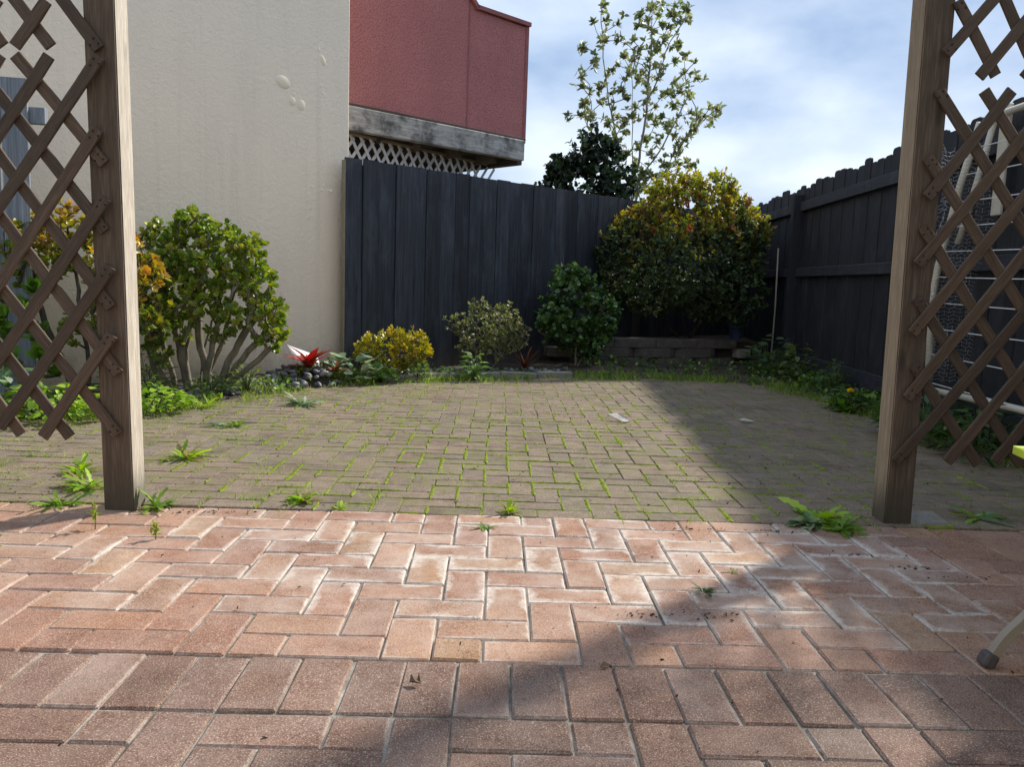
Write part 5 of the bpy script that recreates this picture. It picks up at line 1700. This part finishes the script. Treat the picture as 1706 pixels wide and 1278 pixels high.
for c in cands:
    x, y, rz, hf = c
    if y > 6.6: continue
    along = rz > 1
    hl, hw = (U2 if not hf else U2 / 2), U2 / 2
    m = moss_amount(x, y)
    if along:
        for sgn in (-1, 1):
            if random.random() < m * 0.62:
                a, b = sorted((random.uniform(-1, 1), random.uniform(-1, 1)))
                if b - a < 0.5: a, b = -0.95, 0.95
                moss_strip(x + sgn * hw, y + a * hl, x + sgn * hw, y + b * hl, random.uniform(0.007, 0.016))
        if random.random() < m * 0.3: moss_strip(x - hw, y - hl, x + hw, y - hl, random.uniform(.005, .009))
    else:
        if random.random() < m * 0.42: moss_strip(x - hl * random.uniform(.3, 1), y - hw, x + hl * random.uniform(.3, 1), y - hw, random.uniform(.005, .009))
        if random.random() < m * 0.5: moss_strip(x + hl, y - hw, x + hl, y + hw, random.uniform(.006, .010))
tag(link('joint_moss', mesh_np('joint_moss', VV, FF, M['grass'], cols=np.array(CC), smooth=True)), 'bright green moss filling the joints of the weathered pavers', 'moss', None, 'stuff')

def blades(name, label, pts, hmin, hmax, palette, width=0.05, lean=0.7, cat='grass', mat='grass'):
    pts = np.array(pts)
    n = len(pts)
    d = np.tile([[0, 0, 1.0]], (n, 1)) + lean * rand_unit(n) * np.array([1, 1, 0.3])
    d[:, 2] = np.abs(d[:, 2]) + 0.1
    me = leaves(name, pts, d, rand_unit(n) * np.array([1, 1, 0.1]), rng.uniform(hmin, hmax, n), pick(palette, n, None, .25), tpl_strap(width, 0.35, 2), M[mat])
    o = link(name, me)
    tag(o, label, cat, None, 'stuff')
    return o
# tufts in the joints: short grass, thicker to the left and at the edges of the beds
gp = []
tuft_c = []
for k in range(1300):
    c = random.choice(cands)
    x, y = c[0], c[1]
    w = 0.30 + 0.5 * max(0.0, -x) + 0.25 * fbm(x + 3, y, 1.7)
    d = edge_dist(x, y, YARD_POLY)
    if d < 0.45 and y > 3.3: w += 0.5
    if x > 1.2 and y > 3.3: w *= 0.45
    if random.random() > w: continue
    along = c[2] > 1
    hl = U2
    if along: a = (x + random.choice((-1, 1)) * U2 / 2, y + random.uniform(-1, 1) * hl)
    else: a = (x + random.uniform(-1, 1) * hl, y + random.choice((-1, 1)) * U2 / 2)
    tuft_c.append((a[0], a[1], along))
for (x, y, al) in tuft_c:
    for q in range(random.randint(8, 34)):
        sx, sy = (0.006, 0.055) if al else (0.055, 0.006)
        gp.append((x + random.gauss(0, sx), y + random.gauss(0, sy), yz(x, y) - 0.004))
blades('joint_grass', 'short grass tufts growing from the paver joints', gp, 0.008, 0.030, [(0.26, 0.38, 0.06), (0.34, 0.45, 0.08), (0.42, 0.46, 0.13), (0.20, 0.31, 0.05)], 0.06, 0.9)
# bed edges
ep = []
for i in range(len(YARD_POLY)):
    a, b = YARD_POLY[i], YARD_POLY[(i + 1) % len(YARD_POLY)]
    if a[1] < 2.99 and b[1] < 2.99: continue
    L = math.hypot(b[0] - a[0], b[1] - a[1])
    dens = 1300 if b[0] < 0.5 else 1500
    for k in range(int(L * dens)):
        t = random.random()
        x, y = a[0] + (b[0] - a[0]) * t, a[1] + (b[1] - a[1]) * t
        x += random.gauss(0, .10); y += random.gauss(0, .10)
        if fbm(x * 2, y * 2, 2.0) < -0.25: continue
        ep.append((x, y, max(soil_h(x, y), 0.0) - 0.004))
blades('edge_grass', 'ragged grass along the edges of the garden beds', ep, 0.02, 0.085, [(0.20, 0.31, 0.05), (0.27, 0.37, 0.07), (0.36, 0.40, 0.12), (0.14, 0.23, 0.04)], 0.045, 0.9)
# low ground cover along the right fence and before the block wall
gc = []
for k in range(5200):
    y = random.uniform(3.4, 8.6)
    xf = 2.887 + 0.0638 * (y - 4.65)
    x = xf - abs(random.gauss(0, 0.17)) - 0.03
    if y > 7.4: x = random.uniform(1.0, xf - 0.05) if random.random() < 0.65 else x
    if inside(x, y, YARD_POLY) and edge_dist(x, y, YARD_POLY) > 0.1: continue
    if fbm(x * 3, y * 3, 1.5) < -0.1: continue
    gc.append((x, y, max(soil_h(x, y), 0.0) + random.uniform(0.0, 0.09)))
gc = np.array(gc); n = len(gc)
me = leaves('ground_cover', gc, rand_unit(n) + np.array([0, 0, 0.4]), rand_unit(n) + np.array([0, 0, 1.2]), rng.uniform(0.025, 0.06, n), pick(DULL + GREEN[:1], n, None, .25), tpl_lance(0.75), M['leaf'])
tag(link('ground_cover', me), 'low leafy weeds carpeting the foot of the right fence', 'weeds', None, 'stuff')
lc = []
for k in range(4200):
    i = random.randint(8, 13)
    a, b = YARD_POLY[i], YARD_POLY[(i + 1) % len(YARD_POLY)]
    t = random.random()
    x, y = a[0] + (b[0] - a[0]) * t + random.uniform(-.25, .1), a[1] + (b[1] - a[1]) * t + random.uniform(-.05, .3)
    if fbm(x * 4, y * 4, 1.3) < 0.05: continue
    if y > 7.1 + 0.92 * (x + 1.33) - 0.05: continue
    lc.append((x, y, max(soil_h(x, y), 0) + random.uniform(0, .05)))
lc = np.array(lc); n = len(lc)
me = leaves('bed_cover', lc, rand_unit(n) + np.array([0, 0, 0.4]), rand_unit(n) + np.array([0, 0, 1.2]), rng.uniform(0.02, 0.05, n), pick(GREEN + SILVER[:2] + [(0.28, 0.33, 0.07)], n, None, .25), tpl_lance(0.6), M['grass'])
tag(link('bed_cover', me), 'small bright weeds carpeting the edge of the pebble bed', 'weeds', None, 'stuff')
# dark crumbs and dead bits lying in the terracotta joints and on the pavers
cp, cl = [], []
for k in range(2300):
    m = random.random()
    if k < 300: continue
    if k > 900:
        c = random.choice(cands)
        x, y = c[0] + random.choice((-1, 1)) * U2 / 2 + random.gauss(0, .012), c[1] + random.gauss(0, .06)
    elif m < 0.45:
        x, y = random.choice([(1.05, 2.86), (0.75, 2.86), (1.25, 2.62), (1.5, 2.42), (0.45, 2.06), (0.55, 2.08), (-1.2, 2.88), (-1.0, 2.9), (1.38, 2.5), (-0.66, 3.02)])
        x += random.gauss(0, .07); y += random.gauss(0, .012)
    elif m < 0.8:
        x, y = random.gauss(0.38, .22), random.gauss(5.35, .09)
    else:
        x, y = random.uniform(-1.8, 1.8), random.uniform(1.3, 2.95)
        x = SOLDIER_X0 + round((x - SOLDIER_X0) / U) * U
    cp.append((x, y, 0.001))
cp = np.array(cp); n = len(cp)
me = leaves('leaf_crumbs', cp, rand_unit(n) * np.array([1, 1, .25]) + np.array([0, 0, .1]), rand_unit(n) + np.array([0, 0, 1.0]), rng.uniform(0.004, 0.016, n), np.where((cp[:, 1] > 4)[:, None], pick([(0.20, 0.09, 0.06), (0.26, 0.14, 0.08)], n), pick([(0.05, 0.035, 0.025), (0.09, 0.06, 0.04)], n)), tpl_lance(0.5), M['grass'])
tag(link('leaf_crumbs', me), 'brown crumbs of dead moss and leaves on the paving', 'litter', None, 'stuff')

# ------------------------------------------------------------------ single pieces of litter
def scrap(name, label, x, y, pts, th, mat, rz, cat):
    n = len(pts)
    V = [(a, b, c) for a, b, c in pts] + [(a, b, c + th) for a, b, c in pts]
    Fq = [list(range(n))[::-1], list(range(n, 2 * n))] + [[k, (k + 1) % n, (k + 1) % n + n, k + n] for k in range(n)]
    o = link(name, mesh_np(name, V, Fq, mat), None, (x, y, 0.004), (0, 0, rz))
    return tag(o, label, cat)
scrap('bark_scrap', 'white folded scrap lying on the sunlit edge of the weathered pavers', 0.797, 5.17, [(-.07, .03, .035), (-.01, .035, .042), (.03, .0, .03), (.062, -.04, .004), (.02, -.06, .0), (-.02, -.02, .012), (-.05, .0, .025)], 0.006, M['drybark'], 0.1, 'scrap')
scrap('dry_leaf', 'small pale curled leaf lying on the shaded pavers', 1.67, 5.30, [(-.06, .0, .012), (-.02, .018, .022), (.02, .012, .012), (.05, -.012, .002), (.0, -.02, .006)], 0.002, M['drybark'], 0.2, 'leaf')
scrap('dry_leaf', 'small brown curled leaf on the soldier course bricks', -0.158, 1.66, [(-.012, .0, .004), (-.004, .014, .014), (.006, .002, .004), (.013, .012, .016), (.010, -.012, .002), (-.002, -.010, .008)], 0.0015, M['dryleaf'], 0.4, 'leaf')
scrap('dry_leaf', 'brown dead leaf at the seam above the soldier bricks on the right', 0.265, 1.755, [(-.012, -.004, .002), (.0, .008, .010), (.014, .0, .004), (.002, -.008, .001)], 0.0015, M['dryleaf'], 0.2, 'leaf')

# ------------------------------------------------------------------ fold-down clothesline on the right fence
cl_ = tag(empty('clothesline', (2.75, 4.9, 0.28)), 'cream fold-down clothesline with white cords hanging on the right fence', 'clothesline')
o0 = Vector((2.75, 4.9, 0.28))
def cl_tube(nm, pts, r, m, sides=8): return link(nm, tube_mesh(nm, [Vector(p) - o0 for p in pts], r, m, sides), cl_)
cl_tube('arm', [(2.79, 4.88, 1.90), (2.77, 4.99, 1.55), (2.75, 5.12, 1.05), (2.75, 5.15, 0.85), (2.75, 5.10, 0.30)], 0.021, M['cream_metal'])
cl_tube('arm', [(2.82, 4.78, 1.92), (2.80, 4.91, 1.44), (2.79, 4.99, 1.20)], 0.018, M['cream_metal'])
cl_tube('arm', [(2.79, 2.55, 1.90), (2.75, 2.50, 1.0), (2.75, 2.50, 0.29)], 0.021, M['cream_metal'])
cl_tube('front_bar', [(2.75, 5.10, 0.285), (2.75, 4.2, 0.297), (2.75, 2.5, 0.30)], 0.021, M['cream_metal'])
link('wall_plate', bbox_mesh('wall_plate', 0.02, 0.09, 0.62, 0.004, M['cream_metal']), cl_, Vector((2.845, 4.72, 1.66)) - o0)
cl_tube('back_bar', [(2.82, 4.83, 1.92), (2.82, 2.5, 1.92)], 0.02, M['cream_metal'])
for z, y1 in ((1.745, 4.84), (1.60, 4.9), (1.445, 4.98), (1.30, 5.02), (1.153, 5.06), (0.997, 5.13), (0.837, 5.15), (0.675, 5.14), (0.51, 5.13), (0.33, 5.10)):
    pts = [(2.75, y1 + (2.5 - y1) * t, z - 0.02 * math.sin(math.pi * t)) for t in (0, .15, .3, .5, .7, 1)]
    cl_tube('cord', pts, 0.0035, M['white_line'], 5)

# roll of wire netting standing between the right post and the fence
net = tag(empty('wire_netting', (2.60, 4.62, 0.0)), 'crumpled wire netting standing just behind the right post', 'netting')
bm = bmesh.new()
nu, nv = 16, 60
grid = [[None] * (nv + 1) for _ in range(nu + 1)]
for i in range(nu + 1):
    for j in range(nv + 1):
        a = (i / nu - 0.5) * 2.6
        z = 0.38 + j / nv * 1.34
        w = 0.035 * math.sin(z * 9 + a * 2) + 0.02 * math.sin(a * 7 + z * 4)
        grid[i][j] = bm.verts.new(((0.15 + w) * math.sin(a) + 0.02 * (z - 1), (0.13 + w) * math.cos(a), z + (0.011 if i % 2 else 0)))
for i in range(nu):
    for j in range(nv):
        bm.edges.new((grid[i][j], grid[i + 1][j]))
        bm.edges.new((grid[i][j], grid[i][j + 1])) if (i + j) % 2 == 0 else None
me = bpy.data.meshes.new('wire_mesh')
bm.verts.ensure_lookup_table()
mb = MB()
for e in bm.edges:
    a, b = e.verts[0].co.copy(), e.verts[1].co.copy()
    V3, F3 = tube_np([a, b], 0.0011, 3, False)
    mb.add(V3, F3)
bm.free()
nw = link('wire', mb.mesh('wire', M['wire']), net)
nw['kind'] = 'stuff'

# ------------------------------------------------------------------ garden chair, only a leg and the seat's corner reach into the picture
ch = tag(empty('garden_chair', (1.187, 1.813, 0.0)), 'taupe metal garden chair with curved leg and lime seat at the right edge', 'chair')
co = Vector((1.187, 1.813, 0))
def ch_tube(nm, pts, r, m, sides=8): return link(nm, tube_mesh(nm, [Vector(p) - co for p in smooth_curve(pts, 5)], r, m, sides), ch)
def flat_leg(pts, w, t):
    """flat bar bent along a curve"""
    C = smooth_curve(pts, 6)
    V, Fq = [], []
    for i, p in enumerate(C):
        d = (C[min(i + 1, len(C) - 1)] - C[max(i - 1, 0)]).normalized()
        side = Vector((0, 1, 0))
        nrm = d.cross(side).normalized()
        for (a, b) in ((-w / 2, -t / 2), (w / 2, -t / 2), (w / 2, t / 2), (-w / 2, t / 2)):
            V.append(p + side * a + nrm * b - co)
    for i in range(len(C) - 1):
        for k in range(4):
            k2 = (k + 1) % 4
            Fq.append([i * 4 + k, i * 4 + k2, i * 4 + 4 + k2, i * 4 + 4 + k])
    Fq += [[3, 2, 1, 0], [len(V) - 4, len(V) - 3, len(V) - 2, len(V) - 1]]
    return mesh_np('leg', V, Fq, M['taupe'])
foot_me = bbox_mesh('rubber_foot', 0.034, 0.036, 0.038, 0.009, M['rubber'], 2)
for (fx, fy, sg) in ((1.187, 1.813, 1), (1.187, 1.36, 1), (1.82, 1.813, -1), (1.82, 1.36, -1)):
    lg = link('leg', flat_leg([(fx, fy, 0.012), (fx + 0.035 * sg, fy, 0.075), (fx + 0.095 * sg, fy, 0.145), (fx + 0.15 * sg, fy, 0.24), (fx + 0.15 * sg, fy, 0.36), (fx + 0.09 * sg, fy, 0.46)], 0.022, 0.022), ch)
    link('rubber_foot', foot_me, lg, Vector((fx - 0.002 * sg, fy, 0.020)) - co, (0, R_(22 * sg), 0))
for fy in (1.813, 1.36):
    ch_tube('brace', [(1.285, fy, 0.135), (1.38, fy, 0.16), (1.50, fy, 0.165), (1.62, fy, 0.16), (1.722, fy, 0.135)], 0.009, M['taupe'])
ch_tube('seat_frame', [(1.27, 1.82, 0.465), (1.74, 1.82, 0.465)], 0.014, M['taupe'])
ch_tube('seat_frame', [(1.27, 1.34, 0.465), (1.74, 1.34, 0.465)], 0.014, M['taupe'])
ch_tube('back_frame', [(1.74, 1.82, 0.46), (1.80, 1.80, 0.70), (1.86, 1.76, 0.96), (1.87, 1.58, 1.02), (1.86, 1.40, 0.96), (1.80, 1.36, 0.70), (1.74, 1.34, 0.46)], 0.014, M['taupe'])
bm = bmesh.new()
bmesh.ops.create_cube(bm, size=1.0)
bmesh.ops.subdivide_edges(bm, edges=list(bm.edges), cuts=5, use_grid_fill=True)
for v in bm.verts:
    x, y, z = v.co * 2
    r = max(abs(x), abs(y))
    k = 1.0 - 0.10 * (x * x * y * y)
    v.co = Vector((x * 0.29 * k, y * 0.255 * k, z * 0.024 * (1 - 0.62 * r ** 6) - 0.012 * max(0, x) * 0))
link('seat_cushion', bm_mesh('seat_cushion', bm, M['lime'], True), ch, Vector((1.447, 1.58, 0.515)) - co, (0, R_(3), 0))
for k in range(5):
    link('back_slat', bbox_mesh('back_slat', 0.012, 0.022, 0.50, 0.003, M['taupe']), ch, Vector((1.815, 1.42 + 0.082 * k, 0.72)) - co, (0, R_(13), 0))
